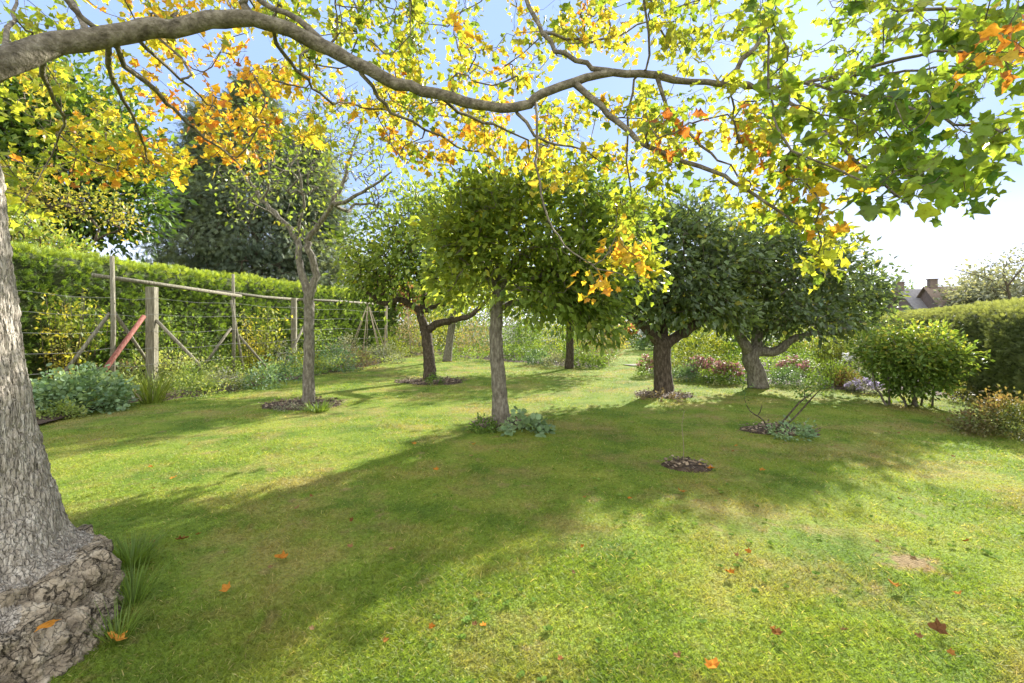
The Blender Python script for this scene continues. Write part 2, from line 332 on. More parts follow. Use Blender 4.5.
M['chips'] = leaf_mat('leaf litter', [(.09, .065, .04), (.19, .14, .09), (.32, .25, .17)], .1, .8, (1, 1, 1))

def blemish(m, sc=45):
    n = m.node_tree; l = n.links.new; h = [x for x in n.nodes if x.type == 'HUE_SAT'][0]
    g = n.nodes.new('ShaderNodeTexCoord'); z = n.nodes.new('ShaderNodeTexNoise'); z.inputs['Scale'].default_value = sc; z.inputs['Detail'].default_value = 4; l(g.outputs['Object'], z.inputs['Vector'])
    r = ramp(n, [(1, 1, 1), (.82, .80, .7), (.5, .3, .15)], [.48, .62, .72]); l(z.outputs['Fac'], r.inputs[0])
    mu = n.nodes.new('ShaderNodeMixRGB'); mu.blend_type = 'MULTIPLY'; mu.inputs[0].default_value = 1
    l(h.inputs['Color'].links[0].from_socket, mu.inputs[1]); l(r.outputs[0], mu.inputs[2]); l(mu.outputs[0], h.inputs['Color'])
blemish(M['tulip']); blemish(M['fallen'], 60)

# ------------------------------------------------------------------ ground
def lawn_z(x, y):
    P = np.stack([np.asarray(x, float) * .35, np.asarray(y, float) * .35, np.zeros(np.shape(x))], 1)
    return .025 * fbm(P, 3, 40)
def sheet(name, poly, z, mat, res=.5):
    """a flat polygon sheet with a little relief along its edge"""
    c = np.mean(poly, 0); V = [(c[0], c[1], z)] + [(p[0], p[1], z) for p in poly]
    Fc = [[0, i + 1, (i + 1) % len(poly) + 1] for i in range(len(poly))]
    return polymesh(name, V, Fc, mat)
V = [(-900, -300, -.06), (900, -300, -.06), (900, 1500, -.06), (-900, 1500, -.06)]
structure(polymesh('ground', V, [[0, 1, 2, 3]], M['field']))
# the lawn: a gently uneven grid
nx, ny = 150, 150
gx, gy = np.meshgrid(np.linspace(-16, 26, nx), np.linspace(-6, 36, ny))
gz = lawn_z(gx.ravel(), gy.ravel())
V = np.stack([gx.ravel(), gy.ravel(), gz], 1)
i = (np.arange(ny - 1)[:, None] * nx + np.arange(nx - 1)[None, :]).ravel()
q = np.stack([i, i + 1, i + nx + 1, i + nx], 1).ravel()
structure(link('lawn', raw_mesh('lawn', V, q, np.full(len(i), 4), M['turf'], True)))

def dome_sheet(name, pts, h, mat, seed=0, n=40):
    """soil surface following an outline, heaped a little towards the middle"""
    pts = np.asarray(pts, float)
    # resample outline
    per = np.concatenate([pts, pts[:1]]); seg = np.linalg.norm(np.diff(per, axis=0), axis=1); cs = np.concatenate([[0], np.cumsum(seg)])
    m = max(24, int(cs[-1] / .12)); t = np.linspace(0, cs[-1], m, endpoint=False)
    O = np.stack([np.interp(t, cs, per[:, k]) for k in (0, 1)], 1)
    c = O.mean(0); dirn = O - c; rr = 1 + (.13 if cs[-1] < 8 else .04) * fbm(np.stack([t * 3.5, t * 0, t * 0], 1), 2, seed)
    V = []; rings = 9
    for k in range(rings):
        f = 1 - k / (rings - 1)
        xy = c + dirn * (f * rr)[:, None] if k < rings - 1 else np.tile(c, (m, 1))
        z = lawn_z(xy[:, 0], xy[:, 1]) + (-.012 if k == 0 else h * min(1, k / 2) + .03 * h / .03 * .4 * vnoise(np.c_[xy * 6, xy[:, :1] * 0], seed + 3))
        V.append(np.c_[xy, z])
    V = np.concatenate(V); i = np.arange(rings - 1)[:, None] * m; j = np.arange(m)[None, :]; j2 = (j + 1) % m
    q = np.stack([i + j, i + j2, i + m + j2, i + m + j], -1).reshape(-1)
    return structure(link(name, raw_mesh(name, V, q, np.full(len(q) // 4, 4), mat, True)))

def G2(*a): return [gnd(x, y)[:2] for x, y in a]
edge_left = G2((-60, 455), (45, 420), (110, 407), (170, 400), (230, 391), (300, 380), (350, 370), (385, 363), (405, 358))
bed_left = edge_left + [np.array(p) for p in ((-4.6, 27), (-8, 33), (-13, 33), (-14, 20), (-14, 6), (-13, 3))]
dome_sheet('flower_bed', bed_left, .05, M['soil'], 3)
edge_back = G2((440, 356), (480, 359), (520, 363), (560, 366.5), (600, 369), (612, 364), (618, 356))
bed_back = edge_back + [np.array(p) for p in ((7, 32), (0, 34), (-6, 33))]
dome_sheet('flower_bed', bed_back, .05, M['soil'], 5)
edge_right = G2((640, 360), (638, 373), (680, 379), (740, 383), (800, 386), (850, 392), (900, 396), (960, 401), (1030, 409), (1100, 420))
bed_right = edge_right + [np.array(p) for p in ((16, 6), (20, 14), (22, 26), (12, 30))]
dome_sheet('flower_bed', bed_right, .05, M['soil'], 6)
def ell(px, py, rx, ry):     # soil circle, real radii
    c = gnd(px, py); a = np.linspace(0, 2 * math.pi, 20, endpoint=False)
    return [(c[0] + rx * math.cos(t), c[1] + ry * math.sin(t)) for t in a]
soil_spots = [(303, 405, .85, .75), (431, 381, 1.05, .9), (508, 424, .62, .55), (664, 396, .68, .55), (780, 430, .62, .42), (685, 465.5, .30, .25)]
for k, s in enumerate(soil_spots): dome_sheet('soil_circle', ell(*s), .03, M['soil'], 20 + k)
# stepping slab on the path that leaves between the back beds
pth = dome_sheet('path', G2((604, 371), (636, 374), (640, 356), (636, 345), (622, 345), (618, 357)), .012, M['turf'], 31)
slabs = []
for k, (px, py) in enumerate(((634, 366),)):
    c = gnd(px, py); V = []; Fc = []; boxm(V, Fc, (0, 0, .03), (.55, .6, .04), .5)
    o = polymesh('paving_slab', V, Fc, M['path'], loc=(c[0], c[1], lawn_z([c[0]], [c[1]])[0]))
    tag(o, 'pale stone slab set in the grass path between the back beds', 'paving slab', 'pale slabs of the grass path')

# grass blades
inb = []
def inside(poly, x, y):
    poly = np.asarray(poly); r = np.zeros(len(x), bool); j = len(poly) - 1
    for i in range(len(poly)):
        xi, yi = poly[i]; xj, yj = poly[j]
        c = ((yi > y) != (yj > y)) & (x < (xj - xi) * (y - yi) / (yj - yi + 1e-12) + xi); r ^= c; j = i
    return r
TRUNK = at(0, 0, 0); TC = np.array([-2.93, 2.57])
def blades():
    n = 420000
    u = rng.random(n); d = 1.7 * (26 / 1.7) ** (u ** 1.25)            # more blades near the viewer
    x = (rng.random(n) * 2.5 - 1.25) * d
    keep = np.ones(n, bool)
    for b in (bed_left, bed_back, bed_right): keep &= ~inside(b, x, d)
    for s in soil_spots:
        c = gnd(s[0], s[1]); keep &= ((x - c[0]) / (s[2] * .95)) ** 2 + ((d - c[1]) / (s[3] * .95)) ** 2 > 1 + .9 * (rng.random(n) - .75)
    c = gnd(905, 560); keep &= (((x - c[0]) * .9 + (d - c[1]) * .4) / .20) ** 2 + ((d - c[1]) / .13) ** 2 > 1.0 * rng.random(n) + .3
    keep &= (x - TC[0]) ** 2 + (d - TC[1]) ** 2 > .45 ** 2
    # worn, thinner turf
    thin = fbm(np.c_[x * .9, d * .9, x * 0], 4, 11); keep &= rng.random(n) < np.clip(1.0 - .35 * (thin > .5) - .1 * (thin > .2), .2, 1)
    x = x[keep]; d = d[keep]; n = len(x)
    tall = fbm(np.c_[x * 1.6, d * 1.6, x * 0], 3, 77)
    sc = 1 + np.clip((d - 3) / 8, 0, 2.2)
    H = (.022 + .018 * rng.random(n) + .016 * np.clip(tall, -.6, 1.2)) * (1 + .25 * (sc - 1))
    Wd = (.0028 + .002 * rng.random(n)) * sc * 1.15
    a = rng.random(n) * 2 * math.pi; lean = .25 + .75 * rng.random(n)
    D = np.stack([np.cos(a) * lean, np.sin(a) * lean, np.ones(n)], 1)
    a2 = rng.random(n) * 6.28; N = np.stack([np.cos(a2), np.sin(a2), np.full(n, .2)], 1)
    P = np.stack([x, d, lawn_z(x, d) - .004], 1)
    bend = np.stack([np.cos(a), np.sin(a), -.6 * np.ones(n)], 1) * (H * .35)[:, None]
    tint = np.where(rng.random(n) < .07, .4 + .5 * rng.random(n), .0)
    o = leaves('grass', P, D, N, H, T_BLADE, M['blade'], tint, width=Wd / H, bend=bend)
    tag(o, 'short mown grass of the lawn with dry straw coloured patches', 'grass', kind='stuff')
blades()

# clover and broad weeds in the lawn near the viewer
def weeds():
    n = 420; d = 1.9 * (9 / 1.9) ** rng.random(n); x = (rng.random(n) * 2.3 - 1.0) * d
    k = (fbm(np.c_[x * .8, d * .8, x * 0], 3, 91) + .35 * (x > 1) > .15) & ((x - TC[0]) ** 2 + (d - TC[1]) ** 2 > .8)
    for b in (bed_left, bed_back, bed_right): k &= ~inside(b, x, d)
    x = x[k]; d = d[k]; n = len(x)
    P = []; D = []; 
    for a, b in zip(x, d):
        m = random.randint(4, 8); t0 = random.random() * 6
        for j in range(m):
            t = t0 + j * 6.28 / m + random.random() * .4; P.append((a, b, 0)); D.append((math.cos(t), math.sin(t), .25 + .4 * random.random()))
    P = np.array(P); P[:, 2] = lawn_z(P[:, 0], P[:, 1]) + .012; D = np.array(D); n = len(P)
    o = leaves('lawn_weeds', P, D, np.tile([0, 0, 1.], (n, 1)) + .3 * rng.normal(size=(n, 3)), .014 + .018 * rng.random(n), T_ROUND, M['weed_leaf'], .2 + .6 * rng.random(n))
    tag(o, 'small broad leaved weeds and clover growing through the lawn', 'weeds', kind='stuff')
weeds()

# litter and chips on the soil circles
def litter(name, label, pts, n, smin, smax, mat='chips'):
    o = leaves(name, pts, np.c_[rng.normal(size=(n, 2)), .25 * rng.normal(size=n)], np.tile([0, 0, 1.], (n, 1)) + .5 * rng.normal(size=(n, 3)), smin + (smax - smin) * rng.random(n), T_OVAL, M[mat], rng.random(n), width=1.3)
    return tag(o, label, 'leaf litter', kind='stuff')
Ps = []
for s in soil_spots:
    c = gnd(s[0], s[1]); n = int(230 * s[2] * s[3] / .3) + 60; a = rng.random(n) * 6.28; r = np.sqrt(rng.random(n)) * .98
    Ps.append(np.stack([c[0] + r * s[2] * np.cos(a), c[1] + r * s[3] * np.sin(a), np.zeros(n)], 1))
Ps = np.concatenate(Ps); Ps[:, 2] = lawn_z(Ps[:, 0], Ps[:, 1]) + .04 + .01 * rng.random(len(Ps))
litter('leaf_litter', 'brown dead leaves and bark chips lying on the bare soil round the trees', Ps, len(Ps), .03, .075)

# ------------------------------------------------------------------ tree growth
class Skel:
    def __init__(s): s.P = []; s.par = []; s.r = []
    def node(s, p, par, r=0.0): s.P.append(np.asarray(p, float)); s.par.append(par); s.r.append(r); return len(s.P) - 1
    def limb(s, pts, rads, par=-1, sub=4, wob=.0):
        """explicit limb: smooth polyline through pts"""
        pts = np.asarray(pts, float); rads = np.asarray(rads, float)
        if par >= 0: pts = np.vstack([s.P[par], pts]); rads = np.concatenate([[min(rads[0] * 1.15, s.r[par] or 9)], rads])
        n = len(pts); ids = []
        for i in range(n - 1):
            p0 = pts[max(i - 1, 0)]; p1 = pts[i]; p2 = pts[i + 1]; p3 = pts[min(i + 2, n - 1)]
            for k in range(sub):
                if i == 0 and k == 0 and par >= 0: continue
                t = k / sub
                q = .5 * ((2 * p1) + (-p0 + p2) * t + (2 * p0 - 5 * p1 + 4 * p2 - p3) * t * t + (-p0 + 3 * p1 - 3 * p2 + p3) * t ** 3)
                if wob: q = q + rng.normal(size=3) * wob
                par = s.node(q, par, rads[i] * (1 - t) + rads[i + 1] * t); ids.append(par)
        par = s.node(pts[-1], par, rads[-1]); ids.append(par); return ids
    def near(s, p):
        A = np.array(s.P); return int(np.argmin(np.linalg.norm(A - p, axis=1)))
    def grow(s, targets, origin, step=.22, minz=None, start=0, curve=.35, up=.1):
        T = np.asarray(targets, float); T = T[np.argsort(np.linalg.norm(T - origin, axis=1))]
        tips = []
        A = np.zeros((len(s.P) + len(T) * 40 + 10, 3)); A[:len(s.P)] = np.array(s.P)
        for t in T:
            n = len(s.P); B = A[start:n]
            dd = np.linalg.norm(B - t, axis=1)
            i = int(np.argmin(dd)) + start; dist = dd[i - start]
            if dist < .02: tips.append(i); continue
            p = s.P[i]; pp = s.P[s.par[i]] if s.par[i] >= 0 else p - np.array([0, 0, .1])
            tang = nrm(p - pp); k = max(2, int(dist / step) + 1); k = min(k, 38)
            ctrl = p + tang * dist * curve + np.array([0, 0, up * dist]) + rng.normal(size=3) * dist * .06
            par = i
            for q in range(1, k + 1):
                u = q / k; x = (1 - u) ** 2 * p + 2 * u * (1 - u) * ctrl + u * u * t
                if q < k: x = x + rng.normal(size=3) * step * .06
                m = s.node(x, par); A[m] = x; par = m
            tips.append(par)
        return tips
    def finish(s, tip=.004, expo=2.3):
        n = len(s.P); A = np.zeros(n); ch = [[] for _ in range(n)]
        for i in range(n):
            if s.par[i] >= 0: ch[s.par[i]].append(i)
        for i in range(n - 1, -1, -1):
            if not ch[i]: A[i] += tip ** expo
            if s.par[i] >= 0: A[s.par[i]] += A[i] * 1.0
        s.R = np.where(np.array(s.r) > 0, np.array(s.r), A ** (1 / expo)); s.ch = ch
        for i in range(n):      # never thicker than the parent
            if s.par[i] >= 0: s.R[i] = min(s.R[i], s.R[s.par[i]])
        return s
    def chains(s):
        st = [(i, False) for i in range(len(s.P)) if s.par[i] < 0]; out = []
        while st:
            i, w = st.pop(); c = [s.par[i], i] if w else [i]
            while s.ch[c[-1]]:
                k = sorted(s.ch[c[-1]], key=lambda q: -s.R[q] - (1e-3 if s.r[q] > 0 else 0)); c.append(k[0])
                for q in k[1:]: st.append((q, True))
            out.append(c)
        return out
    def tubes(s, split=None):
        """returns (thick, thin) Tubes"""
        a, b = Tubes(), Tubes()
        for c in s.chains():
            P = np.array([s.P[k] for k in c]); r = s.R[c].copy()
            if s.par[c[0]] >= 0 or len(c) > 1 and s.par[c[1]] == c[0] and len(s.ch[c[0]]) > 1: r[0] = min(r[0], r[1] * 1.25)
            thick = r.max() > (split or 0)
            (a if thick else b).add(P, r, 10 if r.max() > .05 else (6 if r.max() > .015 else 4))
        return a, b

def crown_targets(n, blobs, seed=0, shell=.55, gap=.0):
    """points in a union of ellipsoids (c, r), denser towards the skin; gap opens holes"""
    out = []; w = np.array([b[1][0] * b[1][1] * b[1][2] for b in blobs]) ** .7; w /= w.sum()
    for (c, r), k in zip(blobs, (w * n).astype(int) + 1):
        v = nrm(rng.normal(size=(k * 3, 3))); rad = shell + (1 - shell) * rng.random(k * 3) ** .8
        inner = rng.random(k * 3) < .25; rad = np.where(inner, rng.random(k * 3) ** .5 * shell, rad)
        p = np.array(c) + v * rad[:, None] * np.array(r) * (1 + .24 * fbm(v * 2.6 + seed, 3, seed)[:, None] + .22 * (rng.random(k * 3) < .16)[:, None])
        if gap: p = p[fbm(p * 1.3, 2, seed + 9) > gap - .9]
        out.append(p[:k])
    return np.concatenate(out)

def foliage(name, tips, origin, per, size, spread, mat, tint, parent, tmpl=T_OVAL, droop=.2, upn=.6, loc=(0, 0, 0)):
    tips = np.asarray(tips); n = len(tips) * per
    B = np.repeat(tips, per, 0); off = rng.normal(size=(n, 3)) * spread; P = B + off
    out = nrm(B - origin); D = nrm(off) * .8 + out * .5 + rng.normal(size=(n, 3)) * .45; D[:, 2] -= droop
    N = rng.normal(size=(n, 3)) * .6 + out * .35; N[:, 2] += upn
    tb = np.repeat(tint if hasattr(tint, '__len__') and len(np.shape(tint)) == 1 and len(tint) == len(tips) else np.full(len(tips), .45), per)
    tt = tb + rng.normal(size=n) * .16
    tt = np.where(rng.random(n) < .015, 1.0, np.clip(tt, 0, .88)) if mat in ('apple', 'apple_dark') else tt
    S = size * (.65 + .7 * rng.random(n))
    return leaves(name, P - np.array(loc), D, N, S, tmpl, M[mat], tt, parent)

def fruit_tree(label, base, limbs, blobs, ntarget, per, lsize, mat, bark, seed, spread=.11, tip=.0045, gap=0.0, shell=.55, tintlo=.3, tinthi=.6, droop=.2, name='fruit_tree', group=None, cat='tree', origin_h=.62, tmpl=T_OVAL, growstep=.22):
    global rng
    rng = np.random.default_rng(seed)
    t = thing(name, label, cat, base, group)
    sk = Skel(); first = True; base = np.array(base, float)
    prev = None
    for pts, rads in limbs:
        if first:
            ids = sk.limb(pts, rads, sub=5, wob=.006); first = False; start = len(ids) * 2 // 3
        else:
            j = sk.near(np.array(pts[0])); sk.limb(pts[1:], rads[1:], j, sub=4, wob=.016)
    T = crown_targets(ntarget, blobs, seed, shell, gap)
    T = T[T[:, 2] > .7]
    allb = np.array([b[0] for b in blobs]); org = np.array(limbs[0][0][-1])
    tips = sk.grow(T, org, growstep, start=start)
    sk.finish(tip)
    a, b = sk.tubes(.02)
    for tb in (a, b):
        for v in range(len(tb.V)): tb.V[v] = tb.V[v] - base
    merge(a, b).build('trunk', M[bark], t)
    tp = np.array([sk.P[i] for i in tips])
    ctr = np.average(allb, 0); ctr[2] -= .4
    # leaf tint varies from clump to clump by noise
    nz_ = fbm(tp * .9 + seed, 2, seed)
    tint = tintlo + (tinthi - tintlo) * np.clip(.5 + .6 * nz_, 0, 1)
    foliage('crown', tp, ctr, per, lsize, spread, mat, tint, t, tmpl=tmpl, droop=droop, loc=base)
    return t

def B(px, py, d, rx, rz, ry=None): return (at(px, py, d), (rx, ry or rx, rz))

# --- fruit trees, traced from the trunk base upwards
b = gnd(308, 405); d = b[1]
fruit_tree('thin crowned old fruit tree with bare forked limbs, nearest the post and wire frame', b,
    [([b, at(309, 370, d), at(309, 330, d), at(309, 300, d), at(306, 285, d)], [.13, .105, .098, .098, .085]),
     ([at(307, 292, d), at(301, 270, d), at(297, 240, d + .1), at(280, 218, d + .2), at(262, 200, d + .3), at(248, 180, d + .4), at(238, 165, d + .5)], [.075, .07, .06, .05, .04, .03, .018]),
     ([at(309, 298, d), at(316, 275, d), at(309, 250, d - .1), at(309, 238, d - .1), at(324, 220, d - .2), at(332, 205, d - .3), at(345, 203, d - .4), at(362, 192, d - .5), at(378, 182, d - .7), at(392, 172, d - .8)], [.075, .07, .065, .06, .052, .046, .038, .03, .022, .013]),
     ([at(332, 205, d - .3), at(348, 212, d + .2), at(356, 204, d + .4), at(382, 206, d + .6)], [.05, .035, .03, .015]),
     ([at(334, 204, d - .3), at(345, 180, d - .2), at(352, 150, d), at(362, 125, d + .1)], [.05, .035, .025, .012]),
     ([at(297, 240, d + .1), at(303, 205, d), at(300, 170, d - .1), at(290, 130, d - .2)], [.04, .03, .02, .01]),
     ([at(262, 200, d + .3), at(270, 175, d + .1), at(262, 140, d)], [.035, .022, .01])],
    [B(262, 160, d, 1.0, 1.2), B(300, 140, d, 1.1, 1.3), B(345, 140, d - .2, 1.1, 1.3), B(375, 165, d - .3, .7, .8), B(240, 190, d + .2, .6, .7), B(310, 225, d, .6, .35)],
    820, 2, .10, 'apple', 'bark_apple', 101, spread=.12, tip=.0042, gap=.15, shell=.4, tintlo=.5, tinthi=.95)

b = gnd(430, 380); d = b[1]
fruit_tree('black trunked fruit tree with low spreading limbs and a small soil circle', b,
    [([b, at(429, 360, d), at(427, 340, d), at(426, 330, d)], [.21, .17, .16, .15]),
     ([at(426, 331, d), at(422, 318, d), at(416, 308, d), at(400, 300, d - .1), at(384, 304, d - .3), at(372, 296, d - .5), at(358, 284, d - .6)], [.13, .12, .10, .085, .07, .05, .03]),
     ([at(427, 331, d), at(436, 324, d), at(448, 321, d - .1), at(466, 318, d - .3), at(480, 308, d - .4), at(490, 296, d - .5)], [.12, .11, .10, .08, .06, .03]),
     ([at(420, 314, d), at(424, 290, d + .2), at(412, 262, d + .3), at(404, 235, d + .3)], [.10, .085, .06, .03]),
     ([at(424, 313, d), at(436, 306, d), at(448, 300, d + .3), at(462, 280, d + .4), at(466, 250, d + .4)], [.08, .07, .055, .04, .02])],
    [B(405, 250, d, 1.9, 1.7), B(375, 268, d - .3, 1.15, 1.0), B(440, 235, d + .1, 1.5, 1.6), B(465, 275, d - .2, 1.0, .9), B(360, 285, d, .6, .45), B(425, 205, d, .8, .6)],
    680, 12, .165, 'apple', 'bark_dark', 102, spread=.19, tip=.008, gap=.3, tintlo=.4, tinthi=.95)

b = gnd(447, 362); d = b[1]
fruit_tree('farthest fruit tree with grey slanting trunk just behind the black low forked trunk', b,
    [([b, at(449, 345, d), at(452, 325, d), at(455, 305, d)], [.22, .17, .16, .14]),
     ([at(452, 320, d), at(465, 305, d), at(480, 290, d)], [.10, .08, .04])],
    [B(460, 285, d, 2.2, 1.5), B(490, 280, d, 1.5, 1.1)], 300, 14, .17, 'apple', 'bark_apple', 103, spread=.22, tip=.006, tintlo=.4, tinthi=.8)

b = gnd(501, 427); d = b[1]
fruit_tree('fruit tree with one straight grey trunk and broad crown in mid lawn', b,
    [([b, at(500, 400, d), at(497, 365, d), at(496, 335, d), at(497, 305, d), at(499, 285, d)], [.175, .125, .112, .105, .10, .09]),
     ([at(499, 287, d), at(515, 262, d - .2), at(545, 245, d - .3), at(585, 240, d - .4)], [.08, .06, .04, .02]),
     ([at(498, 292, d), at(480, 265, d), at(450, 240, d + .1), at(425, 225, d + .2)], [.07, .055, .04, .02]),
     ([at(499, 287, d), at(500, 240, d + .2), at(510, 205, d + .3)], [.08, .05, .02]),
     ([at(498, 310, d), at(530, 300, d + .4), at(565, 300, d + .5), at(595, 310, d + .4)], [.06, .05, .035, .015])],
    [B(500, 230, d, 1.0, .75), B(550, 240, d, 1.05, .85), B(590, 262, d + .1, .75, .8), B(462, 235, d + .1, .68, .6), B(592, 308, d + .2, .52, .45), B(500, 192, d, .8, .36), B(570, 195, d, .95, .36), B(545, 292, d, .6, .38), B(465, 280, d, .6, .32), B(618, 225, d + .2, .5, .6), B(600, 328, d + .2, .25, .2)],
    1000, 12, .135, 'apple', 'bark_apple', 104, spread=.15, tip=.0055, gap=.5, shell=.6, tintlo=.35, tinthi=1.0)

b = gnd(569, 369); d = b[1]
fruit_tree('small distant fruit tree with a slim dark trunk beside the large olive bush', b,
    [([b, at(570, 350, d), at(570, 332, d), at(571, 315, d)], [.17, .14, .13, .11]),
     ([at(570, 330, d), at(580, 320, d), at(595, 310, d)], [.08, .06, .03])],
    [B(575, 292, d, 1.9, 1.3), B(600, 305, d, 1.2, .8), B(545, 300, d, 1.2, .8)], 360, 14, .16, 'apple', 'bark_dark', 105, spread=.2, tip=.006, tintlo=.3, tinthi=.75)

b = gnd(664, 393); d = b[1]
fruit_tree('dark leaved fruit tree with thick trunk forking into two wide limbs', b,
    [([b, at(663, 375, d), at(662, 355, d), at(663, 342, d)], [.25, .205, .20, .20]),
     ([at(661, 345, d), at(648, 330, d - .1), at(632, 318, d - .2), at(615, 306, d - .3), at(600, 295, d - .4)], [.15, .12, .10, .08, .04]),
     ([at(664, 345, d), at(680, 335, d), at(700, 322, d - .2), at(716, 308, d - .3), at(730, 296, d - .4)], [.15, .12, .10, .07, .04]),
     ([at(663, 343, d), at(664, 310, d + .3), at(668, 275, d + .4), at(670, 240, d + .4)], [.14, .11, .08, .03])],
    [B(660, 262, d, 1.25, 1.2), B(700, 255, d, 1.25, 1.1), B(625, 280, d, 1.0, .8), B(735, 265, d, .9, .9), B(645, 225, d, .7, .6), B(690, 220, d, .9, .55), B(690, 300, d - .3, 1.0, .5), B(635, 310, d - .3, .6, .35), B(660, 312, d + .5, .8, .3), B(720, 308, d - .2, .8, .4)],
    840, 13, .155, 'apple_dark', 'bark_dark', 106, spread=.15, tip=.005, shell=.65, tintlo=.25, tinthi=.8)

b = gnd(758, 388); d = b[1]
fruit_tree('dark fruit tree with gnarled leaning trunk and wide crown beside the round shrub', b,
    [([b, at(756, 372, d), at(750, 358, d), at(757, 350, d)], [.27, .215, .20, .16]),
     ([at(751, 357, d), at(744, 342, d - .1), at(735, 325, d - .2), at(725, 305, d - .3)], [.16, .13, .10, .05]),
     ([at(756, 352, d), at(758, 335, d + .1), at(765, 300, d + .3), at(775, 260, d + .4)], [.15, .13, .09, .04]),
     ([at(758, 354, d), at(774, 352, d - .1), at(790, 342, d - .2), at(806, 334, d - .3), at(835, 332, d - .4), at(860, 322, d - .4)], [.14, .12, .095, .07, .045, .02])],
    [B(750, 270, d, 1.3, 1.0), B(790, 268, d, 1.5, 1.15), B(825, 285, d, 1.1, .95), B(770, 232, d, 1.1, .55), B(725, 290, d, .9, .7), B(868, 300, d, .6, .55), B(850, 325, d, .7, .3), B(795, 314, d - .4, 1.2, .45), B(738, 315, d - .4, .8, .35), B(770, 322, d + .5, .9, .3), B(880, 282, d + .1, .35, .35)],
    1000, 13, .155, 'apple_dark', 'bark_apple', 107, spread=.155, tip=.005, shell=.65, tintlo=.25, tinthi=.85)

# the round clipped shrub on many stems
b = gnd(911, 406); d = b[1]
limbs = []
first = True
for k, (dx, tx) in enumerate(((0, 0), (-.5, -.75), (-.36, -.5), (-.18, -.2), (.2, .3), (.1, .55), (.32, .75))):
    p0 = b + np.array([dx, .1 * (k % 3 - 1), 0]); m = b + np.array([(dx + tx) / 2, .15 * (k % 2), .5]); e = b + np.array([tx, .2 * (k % 3 - 1), 1.1])
    limbs.append(([p0, m, e], [.035, .026, .018]) if k == 0 else ([p0, p0 + np.array([0, 0, .02]), m, e], [.024, .022, .018, .012]))
def round_shrub():
    global rng
    rng = np.random.default_rng(55)
    t = thing('round_shrub', 'round topped bright green shrub on many bare stems in front of the clipped hedge', 'shrub', b)
    sk = Skel()
    for pts, rads in limbs:
        sk.limb(pts, rads, -1, sub=4, wob=.008)
    bl = [(b + np.array([0, 0, 1.15]), (.88, .8, .42)), (b + np.array([-.33, 0, .98]), (.5, .65, .42)), (b + np.array([.33, 0, .98]), (.5, .65, .42)), (b + np.array([.05, 0, .6]), (.62, .6, .38))]
    T = crown_targets(760, bl, 5, .7); T = T[T[:, 2] > .12]
    tips = sk.grow(T, b + np.array([0, 0, .8]), .18); sk.finish(.003)
    a, bb = sk.tubes(.012)
    for tb in (a, bb):
        for v in range(len(tb.V)): tb.V[v] = tb.V[v] - b
    a.build('stems', M['bark_apple'], t); bb.build('branches', M['twig'], t)
    tp = np.array([sk.P[i] for i in tips]); tint = .45 + .25 * np.clip((tp[:, 2] - .8), -1, 1)  # tint rises with height, painting the sunlit top into the leaf colour
    foliage('foliage', tp, b + np.array([0, 0, .6]), 15, .085, .065, 'green', tint + .15, t, droop=.25, loc=b, tmpl=T_OVAL)
round_shrub()

